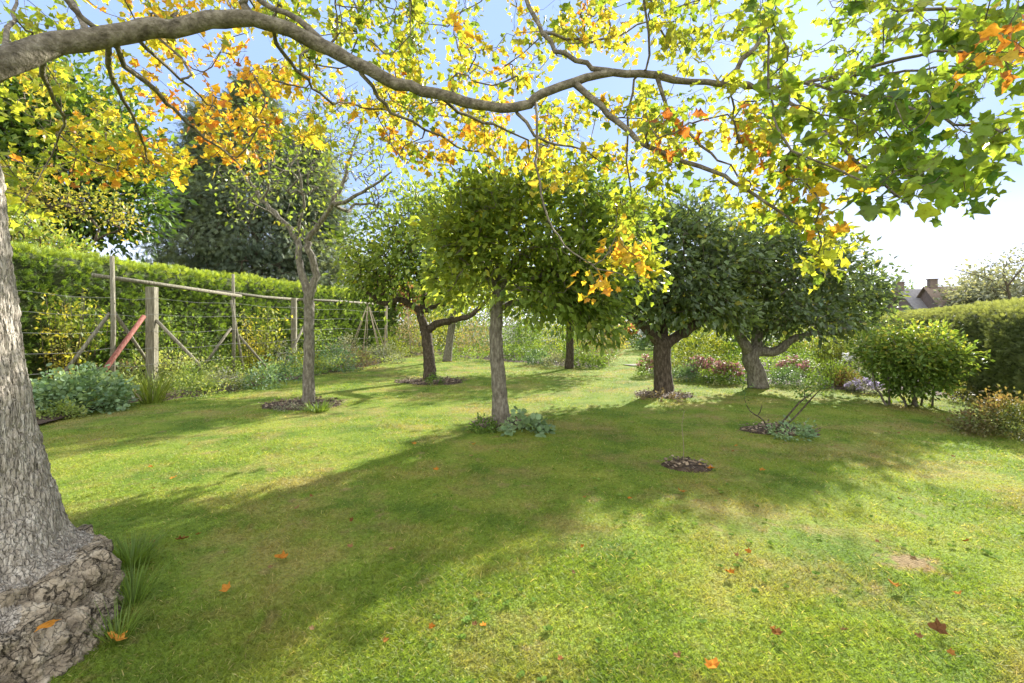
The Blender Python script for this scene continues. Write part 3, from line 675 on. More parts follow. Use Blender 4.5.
# ------------------------------------------------------------------ the big autumn tree
def big_tree():
    global rng
    rng = np.random.default_rng(2024)
    base = np.array([TC[0], TC[1], 0.])
    t = thing('autumn_tree', 'large grey trunk with swollen base and a long limb of autumn coloured leaves', 'tree', base)
    # trunk and burl as one high resolution surface
    nz_, na = 480, 520
    z = np.linspace(-.15, 3.6, nz_); a = np.linspace(0, 2 * math.pi, na, endpoint=False)
    prof_z = [-.15, 0, .08, .15, .22, .28, .34, .41, .72, 1.02, 1.5, 2.4, 3.6]
    prof_r = [.74, .71, .68, .65, .60, .53, .47, .42, .325, .27, .245, .225, .20]
    r = np.interp(z, prof_z, prof_r)
    cx = np.interp(z, [0, .1, .34, .6, 1, 2.4, 3.6], [.16, .15, .03, 0, 0, -.085, -.2]); cy = np.interp(z, [0, .1, .34, .6, 1, 2.4, 3.6], [-.26, -.24, -.07, 0, 0, -.05, -.1])
    Z, A = np.meshgrid(z, a, indexing='ij'); Rr = np.repeat(r[:, None], na, 1)
    dirx, diry = np.cos(A), np.sin(A)
    P = np.stack([cx[:, None] + Rr * dirx, cy[:, None] + Rr * diry, Z], -1).reshape(-1, 3)
    zz = P[:, 2]; burl = np.clip((.33 - zz + .07 * fbm(P * 5, 2, 5)) / .10, 0, 1)
    # ridged bark: vertically stretched cracks
    warp = np.c_[fbm(P * 4, 3, 1), fbm(P * 4, 3, 2), fbm(P * 3, 2, 3)]
    e, cid = voro(np.c_[P[:, :2] * 42, P[:, 2:3] * 5] + warp * .4, 3)
    ridge = np.clip(e / .4, 0, 1) * .009 + .004 * (cid - .5) + .005 * fbm(P * 30, 3, 9) + .012 * fbm(np.c_[P[:, :2] * 7, P[:, 2:3] * 1.5], 3, 12)
    ang = A.ravel(); flute = .022 * np.sin(ang * 7 + 2 * fbm(P * 1.5, 2, 8)) * np.clip(1.1 - zz, 0, 1)
    # burl: lumps, plates and deep cracks
    e1, c1 = voro(P * 7 + warp * .6, 21); e2, c2 = voro(P * 19 + warp * .9, 31); e3, c3 = voro(P * 42 + warp, 41)
    top = np.clip((zz - .08) / .12, 0, 1)
    lump = (.05 * (c1 - .5) + .10 * np.sqrt(np.clip(e1 / .6, 0, 1))) * (.35 + .65 * top) + (.026 * np.sqrt(np.clip(e2 / .35, 0, 1)) + .014 * c2) + .010 * np.sqrt(np.clip(e3 / .4, 0, 1)) + .04 * fbm(P * 3.5, 2, 50)
    dsp = (1 - burl) * (ridge + flute) + burl * (lump - .05)
    sl_ = np.gradient(r, z); nr_ = 1 / np.sqrt(1 + sl_ ** 2); nz2 = -sl_ * nr_
    nr_ = np.repeat(nr_, na); nz2 = np.repeat(nz2, na)
    P[:, 0] += dsp * dirx.ravel() * nr_; P[:, 1] += dsp * diry.ravel() * nr_; P[:, 2] += dsp * nz2
    i = np.arange(nz_ - 1)[:, None] * na; j = np.arange(na)[None, :]; j2 = (j + 1) % na
    q = np.stack([i + j, i + j2, i + na + j2, i + na + j], -1).reshape(-1, 4)
    zf = zz[q].mean(1)
    bf = burl[q].mean(1) > .5
    me = raw_mesh('trunk', P, q.ravel(), np.full(len(q), 4), M['bark_grey'], True)
    me.materials.append(M['burl']); me.polygons.foreach_set('material_index', bf.astype(np.int32))
    link('trunk', me, t)
    # ---- limbs
    sk = Skel()
    main = [(-60, 105, 2.75, .115), (-30, 82, 2.85, .105), (0, 64, 2.95, .095), (60, 45, 3.2, .09), (130, 31, 3.4, .085), (170, 28, 3.5, .082), (210, 21, 3.6, .076), (250, 19, 3.7, .074), (290, 30, 3.8, .072), (330, 50, 3.9, .068),
            (370, 70, 3.95, .064), (410, 86, 4.0, .06), (450, 97, 4.05, .056), (490, 106, 4.1, .052), (515, 108, 4.1, .050), (535, 98, 4.1, .048), (560, 86, 4.15, .045), (600, 75, 4.2, .042), (640, 75, 4.2, .04), (690, 81, 4.3, .034), (735, 84, 4.35, .028), (770, 87, 4.4, .02)]
    trunk_top = base + np.array([-.12, -.06, 2.55])
    ids = sk.limb([trunk_top] + [at(*m[:3]) for m in main], [.13] + [m[3] * .86 * (1 + .09 * (-1) ** i_) for i_, m in enumerate(main)], sub=3, wob=.008)
    def side(pts, r0, r1):
        P_ = [at(*p) for p in pts]; j = sk.near(P_[0])
        return sk.limb(P_[1:], np.linspace(r0, r1, len(P_) - 1), j, sub=3, wob=.014)
    side([(770, 87, 4.4), (800, 83, 4.3), (845, 76, 4.1), (880, 74, 3.9), (905, 72, 3.7), (950, 66, 3.4)], .018, .006)
    side([(740, 84, 4.35), (775, 96, 4.1), (800, 110, 3.8), (825, 132, 3.5), (850, 150, 3.2), (875, 178, 2.8), (905, 200, 2.5)], .018, .006)
    side([(790, 84, 4.3), (815, 120, 3.9), (850, 150, 3.4)], .010, .007)
    side([(800, 84, 4.3), (850, 92, 3.8), (900, 102, 3.2), (960, 120, 2.7), (1010, 128, 2.4)], .014, .005)
    side([(845, 76, 4.1), (890, 60, 3.5), (940, 52, 3.0), (1000, 50, 2.6)], .012, .005)
    side([(720, 83, 4.35), (745, 60, 4.4), (765, 25, 4.5), (790, -25, 4.6), (830, -90, 4.9)], .024, .014)
    side([(570, 83, 4.15), (600, 104, 4.1), (630, 132, 4.0), (660, 152, 3.9), (700, 165, 3.8), (735, 182, 3.7), (770, 205, 3.6), (800, 225, 3.5)], .026, .008)
    side([(655, 77, 4.25), (668, 110, 4.2), (690, 135, 4.1), (720, 158, 4.0), (745, 180, 3.9)], .016, .006)
    side([(640, 75, 4.2), (628, 110, 4.3), (628, 160, 4.4), (632, 205, 4.5), (645, 238, 4.5), (652, 262, 4.5)], .010, .004)
    side([(533, 99, 4.1), (536, 150, 4.0), (540, 195, 3.9), (553, 228, 3.8), (572, 252, 3.7), (600, 268, 3.6), (630, 280, 3.55)], .010, .005)
    side([(610, 75, 4.2), (585, 64, 4.2), (556, 48, 4.2), (538, 25, 4.3), (524, 0, 4.4), (510, -40, 4.5)], .022, .018)
    side([(540, 28, 4.25), (580, 40, 4.6), (615, 38, 4.9), (650, 18, 5.1), (700, 0, 5.3)], .012, .006)
    side([(350, 60, 3.92), (335, 46, 3.95), (300, 24, 4.0), (262, 0, 4.1), (230, -30, 4.2)], .028, .020)
    side([(250, 18, 3.7), (244, 5, 3.68), (246, -3, 3.66)], .03, .022)
    side([(95, 40, 3.3), (80, 12, 3.5), (55, -20, 3.8)], .020, .012)
    side([(100, 38, 3.3), (75, 10, 3.2), (60, -10, 3.1)], .015, .012)
    side([(97, 40, 3.3), (112, 80, 3.8), (132, 112, 4.2), (145, 150, 4.6), (148, 165, 4.9)], .018, .006)
    side([(30, 55, 3.1), (50, 90, 3.5), (62, 125, 4.0), (58, 150, 4.4)], .016, .005)
    side([(120, 35, 3.4), (142, 80, 3.8), (175, 112, 4.2), (205, 138, 4.5), (240, 165, 4.8)], .02, .006)
    side([(130, 33, 3.4), (170, 70, 3.9), (200, 95, 4.3), (220, 112, 4.7)], .012, .005)
    side([(262, 22, 3.72), (285, 55, 4.0), (305, 80, 4.3), (330, 102, 4.6), (365, 106, 5.0), (400, 112, 5.3)], .016, .006)
    side([(360, 66, 3.94), (378, 98, 4.1), (400, 116, 4.3), (440, 135, 4.6), (465, 150, 4.8), (485, 152, 5.0)], .016, .006)
    side([(430, 92, 4.0), (470, 118, 4.4), (510, 130, 4.9), (560, 150, 5.5)], .014, .006)
    side([(515, 108, 4.1), (530, 130, 4.1), (545, 145, 4.2), (585, 150, 4.5), (610, 170, 4.8)], .014, .005)
    side([(840, -70, 4.9), (870, -20, 4.4), (900, 8, 3.6), (960, 11, 3.3), (1010, 20, 3.1), (1060, 35, 2.9)], .014, .006)
    side([(-10, 68, 2.93), (-30, 20, 3.4), (-10, -30, 4.0)], .03, .012)
    side([(0, 64, 2.95), (10, 30, 3.4), (18, 15, 3.8), (16, -15, 4.2)], .016, .008)
        # leaf regions: (px0, px1, py0, py1, d0, d1, n, tint lo, tint hi)
    reg = [(-40, 60, -20, 90, 3.6, 5.2, 60, .18, .45), (0, 130, 70, 175, 4.3, 6.0, 130, .2, .6), (60, 190, 110, 180, 4.6, 5.8, 75, .38, .85), (-20, 40, 90, 230, 4.0, 5.0, 40, .2, .4),
           (60, 260, -30, 55, 4.0, 6.0, 150, .28, .8), (130, 270, 40, 130, 4.6, 6.0, 85, .45, .85), (200, 300, 100, 165, 4.8, 6.2, 60, .45, .9),
           (260, 420, -40, 60, 4.2, 6.5, 260, .12, .55), (260, 420, 60, 150, 4.8, 7.5, 240, .18, .75), (400, 540, -40, 100, 4.4, 7.2, 240, .14, .7), (400, 560, 100, 170, 4.6, 7.5, 220, .22, .75),
           (540, 640, -40, 60, 4.4, 6.6, 120, .2, .7), (540, 660, 90, 190, 4.2, 6.8, 170, .15, .58), (612, 664, 170, 300, 4.2, 4.8, 80, .2, .42), (580, 650, 236, 296, 3.7, 4.2, 20, .5, .82),
           (640, 760, -40, 70, 3.8, 6.2, 150, .16, .42), (640, 770, 80, 175, 3.6, 5.2, 120, .18, .45), (690, 800, 165, 222, 3.6, 4.8, 40, .15, .5), (735, 800, 95, 165, 3.6, 4.2, 14, .6, .95), (655, 705, 115, 150, 3.6, 4.0, 9, .85, 1),
           (760, 900, -30, 90, 3.0, 5.4, 150, .1, .38), (760, 900, 90, 180, 2.8, 4.8, 115, .1, .38), (780, 870, 180, 255, 2.9, 4.0, 34, .08, .4), (800, 850, 175, 225, 2.9, 3.3, 8, .5, .75), (815, 875, 220, 272, 3.0, 3.5, 12, .28, .42),
           (890, 1040, -20, 100, 2.6, 4.4, 105, .06, .34), (880, 1040, 95, 180, 2.4, 4.0, 95, .05, .3), (870, 985, 165, 205, 2.3, 3.0, 20, .05, .28), (985, 1060, 20, 60, 2.3, 2.8, 5, .7, .9),
           (400, 900, -140, -40, 4.0, 6.5, 110, .2, .5)]
    T = []; C = []
    for (x0, x1, y0, y1, d0, d1, n, t0, t1) in reg:
        m = n * 2
        px = x0 + (x1 - x0) * rng.random(m); py = y0 + (y1 - y0) * rng.random(m); dd = d0 + (d1 - d0) * rng.random(m)
        q_ = np.stack([(px - 512) / F * dd, dd, CAMZ - (py - HY) / F * dd], 1)
        g = fbm(np.c_[px / 26, py / 26, dd * .3], 3, 71); o = np.argsort(-g + .35 * rng.random(m))[:n]
        T.append(q_[o]); C.append(t0 + (t1 - t0) * np.clip(.5 + .55 * fbm(q_[o] * 2.2, 2, 33) + .2 * rng.normal(size=n), 0, 1))
    T = np.concatenate(T); C = np.concatenate(C)
    od = np.argsort(np.linalg.norm(T - trunk_top, axis=1)); T = T[od]; C = C[od]
    tips = sk.grow(T, trunk_top, .16, curve=.25, up=-.02); sk.finish(.0022, 2.4)
    cap = np.array(sk.r) <= 0
    a, bb = sk.tubes(.0125)
    for tb in (a, bb):
        for v in range(len(tb.V)): tb.V[v] = tb.V[v] - base
    merge(a, bb).build('limb', M['limb'], t)
    # leaves at the tips and a little way back along each twig
    P = []; C2 = []; BP = []
    for k, i in enumerate(tips):
        p = sk.P[i]; pp = sk.P[sk.par[i]]; m = rng.integers(3, 6)
        for _ in range(m):
            u = rng.random() ** 1.3; bp = p * (1 - u) + pp * u if u < .8 else p
            P.append(bp + rng.normal(size=3) * np.array([.06, .06, .05])); BP.append(bp); C2.append(C[k] if C[k] < 1 else 1)
    P = np.array(P); BP = np.array(BP); C2 = np.array(C2); n = len(P)
    D = nrm(P - BP) * .7 + rng.normal(size=(n, 3)) * .5; D[:, 2] -= .35
    N = rng.normal(size=(n, 3)) * .75; N[:, 2] += .55
    S = .072 * (.6 + .75 * rng.random(n)) * (1 + .22 * (P[:, 1] < 3.2))
    C2 = np.clip(C2 + .07 * rng.normal(size=n), 0, 1)
    curl = (np.array([[x * (1 - .35 * abs(x)), y, 1.0 * x * x - .5 * (y - .3) ** 2 + .06 * math.sin(8 * x + 6 * y)] for x, y, z in T_LOBE[0]]), T_LOBE[1])
    wide = (np.array([[x * 1.12 + .06 * y * y, y * .86, -.5 * abs(x) ** 1.2 + .10 * math.sin(7 * y)] for x, y, z in T_LOBE[0]]), T_LOBE[1])
    pick = rng.random(n)
    for tm, lo, hi in ((T_LOBE, 0, .34), (curl, .34, .7), (wide, .7, 1)):
        k = (pick >= lo) & (pick < hi); leaves('leaves', P[k] - base, D[k], N[k], S[k], tm, M['tulip'], C2[k], t)
    pt = Tubes()
    for k in range(0, n):
        pt.V.append(np.array([BP[k] - [.0008, 0, 0], BP[k] + [.0008, 0, 0], P[k] + [.0008, 0, 0], P[k] - [.0008, 0, 0]]) - base); pt.L.append(np.array([0, 1, 2, 3]) + pt.n); pt.n += 4
    pt.caps = []
    pt.build('leaf_stalks', M['twig'], t)
big_tree()

# ------------------------------------------------------------------ hedges
def hedge(name, label, path, H, Wd, n, size, mat, seed, slope=0.0, tmpl=T_SPRIG, round_=.25, sunlit_top_tint=1.0, back=False):
    """path: ground line of the visible face; the body lies to the side 'off' of it"""
    global rng
    rng = np.random.default_rng(seed); path = np.asarray(path, float)
    seg = np.linalg.norm(np.diff(path, axis=0), axis=1); cs = np.concatenate([[0], np.cumsum(seg)]); Lh = cs[-1]
    def pos(s): return np.stack([np.interp(s, cs, path[:, k]) for k in (0, 1)], 1)
    def nor(s):
        t = nrm(pos(np.minimum(s + .3, Lh)) - pos(np.maximum(s - .3, 0))); n_ = np.stack([t[:, 1], -t[:, 0]], 1); return n_ * (1 if not back else -1)
    # cross-section: face up, over the shoulder, across the top, down the back
    sec = [(0, 0), (.0, H * .5), (.02, H - round_), (round_ * .35, H - round_ * .35), (round_, H + slope * round_), (Wd - round_, H + slope * (Wd - round_)), (Wd, H - round_ + slope * Wd), (Wd, 0)]
    sec = np.array(sec); sl = np.concatenate([[0], np.cumsum(np.linalg.norm(np.diff(sec, axis=0), axis=1))])
    def surf(s, v):
        u = v * sl[-1]; o = np.interp(u, sl, sec[:, 0]); z = np.interp(u, sl, sec[:, 1])
        c = pos(s); n_ = nor(s); p = np.c_[c - n_ * o[:, None], z]
        o2 = np.interp(np.minimum(u + .05, sl[-1]), sl, sec[:, 0]) - np.interp(np.maximum(u - .05, 0), sl, sec[:, 0]); z2 = np.interp(np.minimum(u + .05, sl[-1]), sl, sec[:, 1]) - np.interp(np.maximum(u - .05, 0), sl, sec[:, 1])
        nn = nrm(np.c_[n_ * z2[:, None], o2]); return p, nn
    base = np.array([path[0][0], path[0][1], 0.])
    t = thing(name, label, 'hedge', base)
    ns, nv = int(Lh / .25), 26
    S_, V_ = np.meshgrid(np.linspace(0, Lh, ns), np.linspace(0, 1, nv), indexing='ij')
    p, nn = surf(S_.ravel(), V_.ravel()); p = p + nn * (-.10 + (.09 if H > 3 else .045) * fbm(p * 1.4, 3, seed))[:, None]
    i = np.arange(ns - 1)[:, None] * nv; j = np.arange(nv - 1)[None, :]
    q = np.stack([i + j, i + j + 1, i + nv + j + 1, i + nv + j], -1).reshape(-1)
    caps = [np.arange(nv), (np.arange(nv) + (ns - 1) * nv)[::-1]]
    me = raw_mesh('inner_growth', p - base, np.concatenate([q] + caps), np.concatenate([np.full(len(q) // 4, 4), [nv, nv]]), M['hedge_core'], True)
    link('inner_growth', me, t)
    s = rng.random(n) * Lh; v = rng.random(n) * (1 - (Wd + H * .9) / sl[-1] * .0); vis = (H + Wd + .3) / sl[-1]; v = v * vis
    p, nn = surf(s, v); lump = fbm(p * 1.4, 3, seed); lump2 = fbm(p * 5, 2, seed + 7)
    p = p + nn * (-.04 + (.10 if H > 3 else .05) * lump + (.05 if H > 3 else .03) * lump2)[:, None] + rng.normal(size=(n, 3)) * .03
    D = nn * .7 + rng.normal(size=(n, 3)) * .5; D[:, 2] += .35
    N = rng.normal(size=(n, 3)) * .6 + nn * .3
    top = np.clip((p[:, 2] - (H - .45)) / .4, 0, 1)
    tint = (.33 if H > 3 else .48) + .28 * np.clip(lump2 + lump * .4, -1, 1) + rng.normal(size=n) * .1 + top * (sunlit_top_tint - .45)  # sunlight on the hedge top is painted in as a lighter tint
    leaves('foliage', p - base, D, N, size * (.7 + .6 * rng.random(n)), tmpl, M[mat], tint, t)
    return t
hedge('tall_hedge', 'long tall green conifer hedge behind the post and wire frame on the left', [(-10.9, 5.5), (-11.2, 8), (-10.9, 11), (-10.6, 14), (-10.1, 16.5), (-9.3, 20.5), (-8.2, 25), (-7.2, 30)], 3.35, 1.5, 30000, .17, 'hedge_l', 201, slope=.06)
hedge('clipped_hedge', 'olive green clipped hedge with a pale sunlit-tinted sloping top along the right side', [(15.6, 20.5), (14.2, 18), (11.9, 14), (10.35, 11.2), (8.9, 8.6), (7.9, 6.6), (7.6, 5.6)], 1.98, 1.6, 52000, .08, 'hedge_r', 202, slope=.12, round_=.22)

# ------------------------------------------------------------------ background trees
def far_tree(name, label, px, py_top, d, width, mat, seed, n, per, lsize, tmpl=T_OVAL, blobs=None, tint=(.2, .7), spread=.35, trunk_r=.25, group=None, gap=.1, cone=False, droop=.2, z0=1.2):
    global rng
    rng = np.random.default_rng(seed)
    c = at(px, HY, d); base = np.array([c[0], c[1], 0.]); top = at(px, py_top, d)[2]
    t = thing(name, label, 'tree', base, group)
    sk = Skel(); 
    lean = rng.normal() * .3
    zt = top * (.97 if cone else .6)
    sk.limb([base, base + [lean * .2, 0, zt * .3], base + [lean * .6, .1, zt * .65], base + [lean, 0, zt]], [trunk_r, trunk_r * .75, trunk_r * .5, trunk_r * (.08 if cone else .35)], sub=6)
    if cone:
        m = n; h = rng.random(m) ** .8; zc = z0 + (top - z0) * h; rr = width / 2 * (1 - h) ** .75 * (.45 + .55 * rng.random(m)) * (1 + .25 * np.sin(zc * 2.4 + seed)); a = rng.random(m) * 6.28
        T = np.stack([base[0] + lean * h + rr * np.cos(a), base[1] + rr * np.sin(a), zc - rr * .25], 1)
    else:
        bl = []
        if blobs: 
            for (bx, by, rx, rz) in blobs: bl.append((at(bx, by, d), (rx, rx, rz)))
        else:
            for k in range(7):
                a = rng.random() * 6.28; h = rng.random(); r0 = width * .5 * (.45 if h > .6 else .55)
                bl.append((base + [math.cos(a) * width * .25, math.sin(a) * width * .25, z0 + (top - z0) * (.25 + .6 * h)], (width * .3, width * .3, (top - z0) * .22)))
        T = crown_targets(n, bl, seed, .55, gap)
    tips = sk.grow(T, base + [0, 0, zt * .6], .5, start=8, up=.05); sk.finish(.012, 2.3)
    a_, b_ = sk.tubes(.04)
    for tb in (a_, b_):
        for v in range(len(tb.V)): tb.V[v] = tb.V[v] - base
    merge(a_, b_).build('trunk', M['bark_dark'], t)
    tp = np.array([sk.P[i] for i in tips]); tt = tint[0] + (tint[1] - tint[0]) * np.clip(.5 + .7 * fbm(tp * .5, 3, seed), 0, 1)
    ctr = base + [0, 0, top * .5]
    foliage('crown', tp, ctr, per, lsize, spread, mat, tt, t, tmpl=tmpl, droop=droop, loc=base)
    return t
far_tree('broadleaf_tree', 'big green broadleaf tree beyond the tall hedge, behind the large grey trunk', 70, 40, 21, 9, 'green', 301, 1500, 14, .32, blobs=[(60, 110, 2.6, 2.4), (110, 150, 2.2, 2.2), (30, 160, 2.6, 2.2), (130, 200, 1.6, 1.6), (80, 215, 2.3, 1.6), (15, 90, 2.2, 2.2), (-60, 120, 3, 3), (-60, 200, 3, 2.5)], tint=(.05, .6), trunk_r=.4, spread=.42)
far_tree('yellowing_tree', 'tree with yellowing branch tips showing over the tall hedge at the left', 85, 185, 17.5, 4, 'yellowgreen', 302, 110, 10, .16, blobs=[(55, 200, 1.3, .45), (105, 205, 1.1, .4), (125, 222, .6, .4), (25, 190, 1.0, .5)], tint=(.1, 1), trunk_r=.12, spread=.25)
far_tree('leafy_shrub_tree', 'light green bushy growth rising just above the tall hedge beside the big trunk', 40, 215, 14, 3, 'green', 303, 160, 12, .13, blobs=[(40, 240, 1.0, .7), (15, 225, .9, .7), (70, 250, .7, .4)], tint=(.5, .85), trunk_r=.08, spread=.16)
far_tree('conifer_tree', 'tall dark drooping conifer beyond the tall hedge, behind the thin crowned fruit tree', 258, 85, 30, 11.5, 'conifer', 304, 2300, 18, .31, T_SPRIG, cone=True, tint=(.1, .8), trunk_r=.45, spread=.42, droop=.55, z0=2)
far_tree('conifer_tree', 'second dark conifer beyond the tall hedge, on the left side of the tallest one', 198, 112, 31, 8, 'conifer', 305, 1300, 18, .31, T_SPRIG, cone=True, tint=(.05, .65), trunk_r=.4, spread=.42, droop=.55, z0=2)
far_tree('conifer_tree', 'third lower conifer on the right side of the tallest one beyond the tall hedge', 316, 140, 32, 8.5, 'conifer', 306, 1300, 18, .31, T_SPRIG, cone=True, tint=(.15, .85), trunk_r=.35, spread=.42, droop=.55, z0=2)
far_tree('red_leaved_tree', 'small red and yellow leaved tree showing over the far end of the tall hedge', 388, 262, 30, 5, 'red', 307, 160, 12, .26, tint=(.4, 1), blobs=[(380, 288, 1.2, .9), (398, 290, 1.3, .9), (412, 297, 1, .7)], trunk_r=.15, spread=.3)
for k, (px, pt, d, w, lab, mt, tn) in enumerate([
    (440, 255, 46, 12, 'round green tree far behind the gap between the two leftmost back fruit trees', 'green', (.3, .8)),
    (520, 268, 50, 12, 'pale green tree far behind the straight trunked fruit tree', 'green', (.5, .9)),
    (610, 262, 52, 13, 'wide tree far behind the grass path', 'green', (.3, .75)),
    (700, 270, 50, 12, 'yellow green tree far behind the thick forked trunk', 'yellowgreen', (.1, .5)),
    (800, 278, 48, 12, 'green tree far behind the leaning fruit tree', 'green', (.3, .8)),
    (992, 276, 52, 7, 'olive tree beyond the clipped hedge, right of the chimneys', 'grey_plant', (.1, .7)),
    (1020, 262, 48, 9, 'brownish green tree beyond the clipped hedge at the right edge', 'grey_plant', (.3, .9)),
    (885, 288, 75, 9, 'far low tree left of the brick house', 'green', (.3, .6))]):
    far_tree('far_tree', lab, px, pt, d, w, mt, 320 + k, 330, 11, .42, tint=tn, spread=.5, trunk_r=.3, z0=1)
# sparse tree with thin twigs at the right
fruit_tree('nearly bare spreading tree with thin twigs, beyond the clipped hedge at the right edge', np.array([(1015 - 512) / F * 26, 26, 0]),
    [([np.array([(1015 - 512) / F * 26, 26, 0]), at(1012, 310, 26), at(1008, 290, 26), at(1004, 275, 26)], [.10, .08, .06, .035]),
     ([at(1010, 292, 26), at(990, 280, 26), at(965, 272, 26), at(948, 268, 26)], [.03, .025, .018, .008]),
     ([at(1008, 288, 26), at(1020, 270, 26), at(1030, 258, 26)], [.05, .04, .02])],
    [B(1005, 268, 26, 1.8, .8), B(985, 272, 26, .8, .4), B(1030, 262, 26, 1.5, .9)], 110, 5, .16, 'grey_plant', 'bark_dark', 140, spread=.2, name='sparse_tree', gap=.2, tip=.008)

# ------------------------------------------------------------------ houses beyond the hedge
def house(label, px, d, w, depth, eave, ridge, rot, roofm, chims):
    c = at(px, HY, d); base = np.array([c[0], c[1], 0])
    t = thing('brick_house', label, 'house', base); t.rotation_euler = (0, 0, rot)
    V = []; Fc = []; boxm(V, Fc, (0, 0, eave / 2), (w, depth, eave))
    k = len(V)
    for sx in (-1, 1): V += [(sx * w / 2, -depth / 2, eave), (sx * w / 2, depth / 2, eave), (sx * w / 2, 0, ridge - .12)]
    Fc += [[k, k + 1, k + 2], [k + 4, k + 3, k + 5]]
    polymesh('wall', V, Fc, M['brick'], t)
    V = []; Fc = []; ov = .35
    for s in (-1, 1):
        a = [(-w / 2 - ov, s * (depth / 2 + ov), eave - .15), (w / 2 + ov, s * (depth / 2 + ov), eave - .15), (w / 2 + ov, 0, ridge), (-w / 2 - ov, 0, ridge)]
        k = len(V); V += a + [(x, y, z - .12) for x, y, z in a]
        Fc += [[k, k + 1, k + 2, k + 3], [k + 7, k + 6, k + 5, k + 4], [k, k + 4, k + 5, k + 1], [k + 1, k + 5, k + 6, k + 2], [k + 3, k + 2, k + 6, k + 7], [k, k + 3, k + 7, k + 4]]
    rf = polymesh('roof', V, Fc, roofm, t)
    for (cx, top) in chims:
        V = []; Fc = []; boxm(V, Fc, (cx, .0, (ridge - 1 + top) / 2), (.8, .6, top - ridge + 1)); boxm(V, Fc, (cx, 0, top + .06), (.95, .75, .12))
        ch = polymesh('chimney', V, Fc, M['brick'], rf)
    for s in (-1, 1):
        for wx in (-.28, 0, .28):
            V = []; Fc = []; boxm(V, Fc, (wx * w, -depth / 2 - .02, eave - 1.3), (1.3, .10, 1.3)); 
            if s == 1: polymesh('window', V, Fc, M['glass'], t)
    return t
house('slate roofed brick house with a chimney at its left end, far beyond the clipped hedge', 917, 60, 3.6, 6, 3.4, 6.1, R(-8), M['slate'], [(-2.0, 6.9)])
house('brown tiled house with a broad dark chimney, right of the slate roof beyond the hedge', 949, 57, 4.6, 6, 3.4, 6.2, R(-12), M['tile'], [(-1.7, 7.0)])

# ------------------------------------------------------------------ post and wire frame
def frame():
    t = thing('support_frame', 'weathered timber post and rail frame strung with wires in front of the tall hedge', 'plant frame', (-8.6, 12, 0))
    off = np.array([-8.6, 12, 0.])
    def pole(name, pts, r, mat='post', sides=8):
        T = Tubes(); T.add(np.asarray(pts) - off, r, sides); return T.build(name, M[mat], t)
    def rail(px, py, h): # point on a wire/rail: depth from height h
        d = (h - CAMZ) * F / (HY - py); return at(px, py, d)
    H = 2.6
    # square posts
    for (px, ptop, w, d) in ((152, 287, .20, 12.0), (294, 298, .17, 17.4), (386, 305, .12, 23.5)):
        p = at(px, ptop, d); V = []; Fc = []
        boxm(V, Fc, (p[0] - off[0], p[1] - off[1], p[2] / 2 - .1), (w, w, p[2] + .2), .15); o = polymesh('post', V, Fc, M['post'], t)
        md = o.modifiers.new('bevel', 'BEVEL'); md.width = .01; md.segments = 2
    # round stakes
    for (px, ptop, d) in ((112, 256, 11.2), (233, 274, 14.7)):
        p = at(px, ptop, d); pole('stake', [[p[0], p[1], -.1], [p[0] + .03, p[1], p[2] * .5], p], [.055, .052, .045])
    # top rails (three lengths, overlapping)
    pole('rail', [at(92, 275, 11.0), at(150, 283, 12.0), at(241, 296, 14.9)], [.045, .05, .045])
    pole('rail', [at(217, 291, 14.4), at(262, 297, 16.2), at(305, 300, 17.9)], [.045, .05, .04])
    pole('rail', [at(300, 299.5, 17.6), at(335, 301, 20.3), at(378, 304, 23.2)], [.05, .05, .045])
    # slanting braces
    br = [((110, 313, 11.2), (64, 372, 10.6)), ((114, 312, 11.3), (146, 360, 12.3)), ((156, 320, 12.0), (200, 366, 12.2)), ((231, 328, 14.6), (203, 366, 14.0)), ((232, 328, 14.7), (258, 358, 15.4)), ((304, 326, 17.2), (292, 350, 16.8)), ((231, 300, 14.6), (241, 358, 14.9))]
    for a, b_ in br:
        a = at(*a); b_ = at(*b_); e = b_ + (b_ - a) / max(.3, (a[2] - b_[2])) * max(0, b_[2] + .05); pole('brace', [a, (a + e) / 2 + [0, .02, 0], e], [.04, .04, .036])
    # wires
    for k, h in enumerate((2.25, 1.85, 1.45, 1.05, .65)):
        pts = []
        for x, d in ((-60, 8.3), (20, 9.3), (112, 11.15), (152, 11.9), (233, 14.55), (294, 17.25), (340, 20.2), (386, 23.35)):
            X = (x - 512) / F * d; pts.append([X + .03, d, h + .02 * math.sin(x + k)])
        q = []
        for i in range(len(pts) - 1):
            for u in (0, .5): q.append(np.array(pts[i]) * (1 - u) + np.array(pts[i + 1]) * u - np.array([0, 0, .05 if u else 0]))
        q.append(np.array(pts[-1])); pole('wire', q, 0.0035, 'wire', 4)
frame()
def single_pole(name, label, cat, a, b_, r, mat):
    a = at(*a); b_ = at(*b_)
    if b_[2] > 0: b_ = b_ + (b_ - a) / (a[2] - b_[2]) * (b_[2] + .03)
    T = Tubes(); T.add([a - b_, (a - b_) * .5, [0, 0, 0]], r, 8); o = T.build(name, M[mat], None, b_); return tag(o, label, cat)
single_pole('red_pole', 'dull red pole leaning against the thick square timber post', 'pole', (144, 316, 11.6), (103, 372, 10.6), [.05, .055, .055], 'redpole')
single_pole('garden_stake', 'tall thin pale upright stake right of the cane wigwam', 'stake', (387, 303, 21), (384, 352, 21), [.035, .035, .035], 'cane')
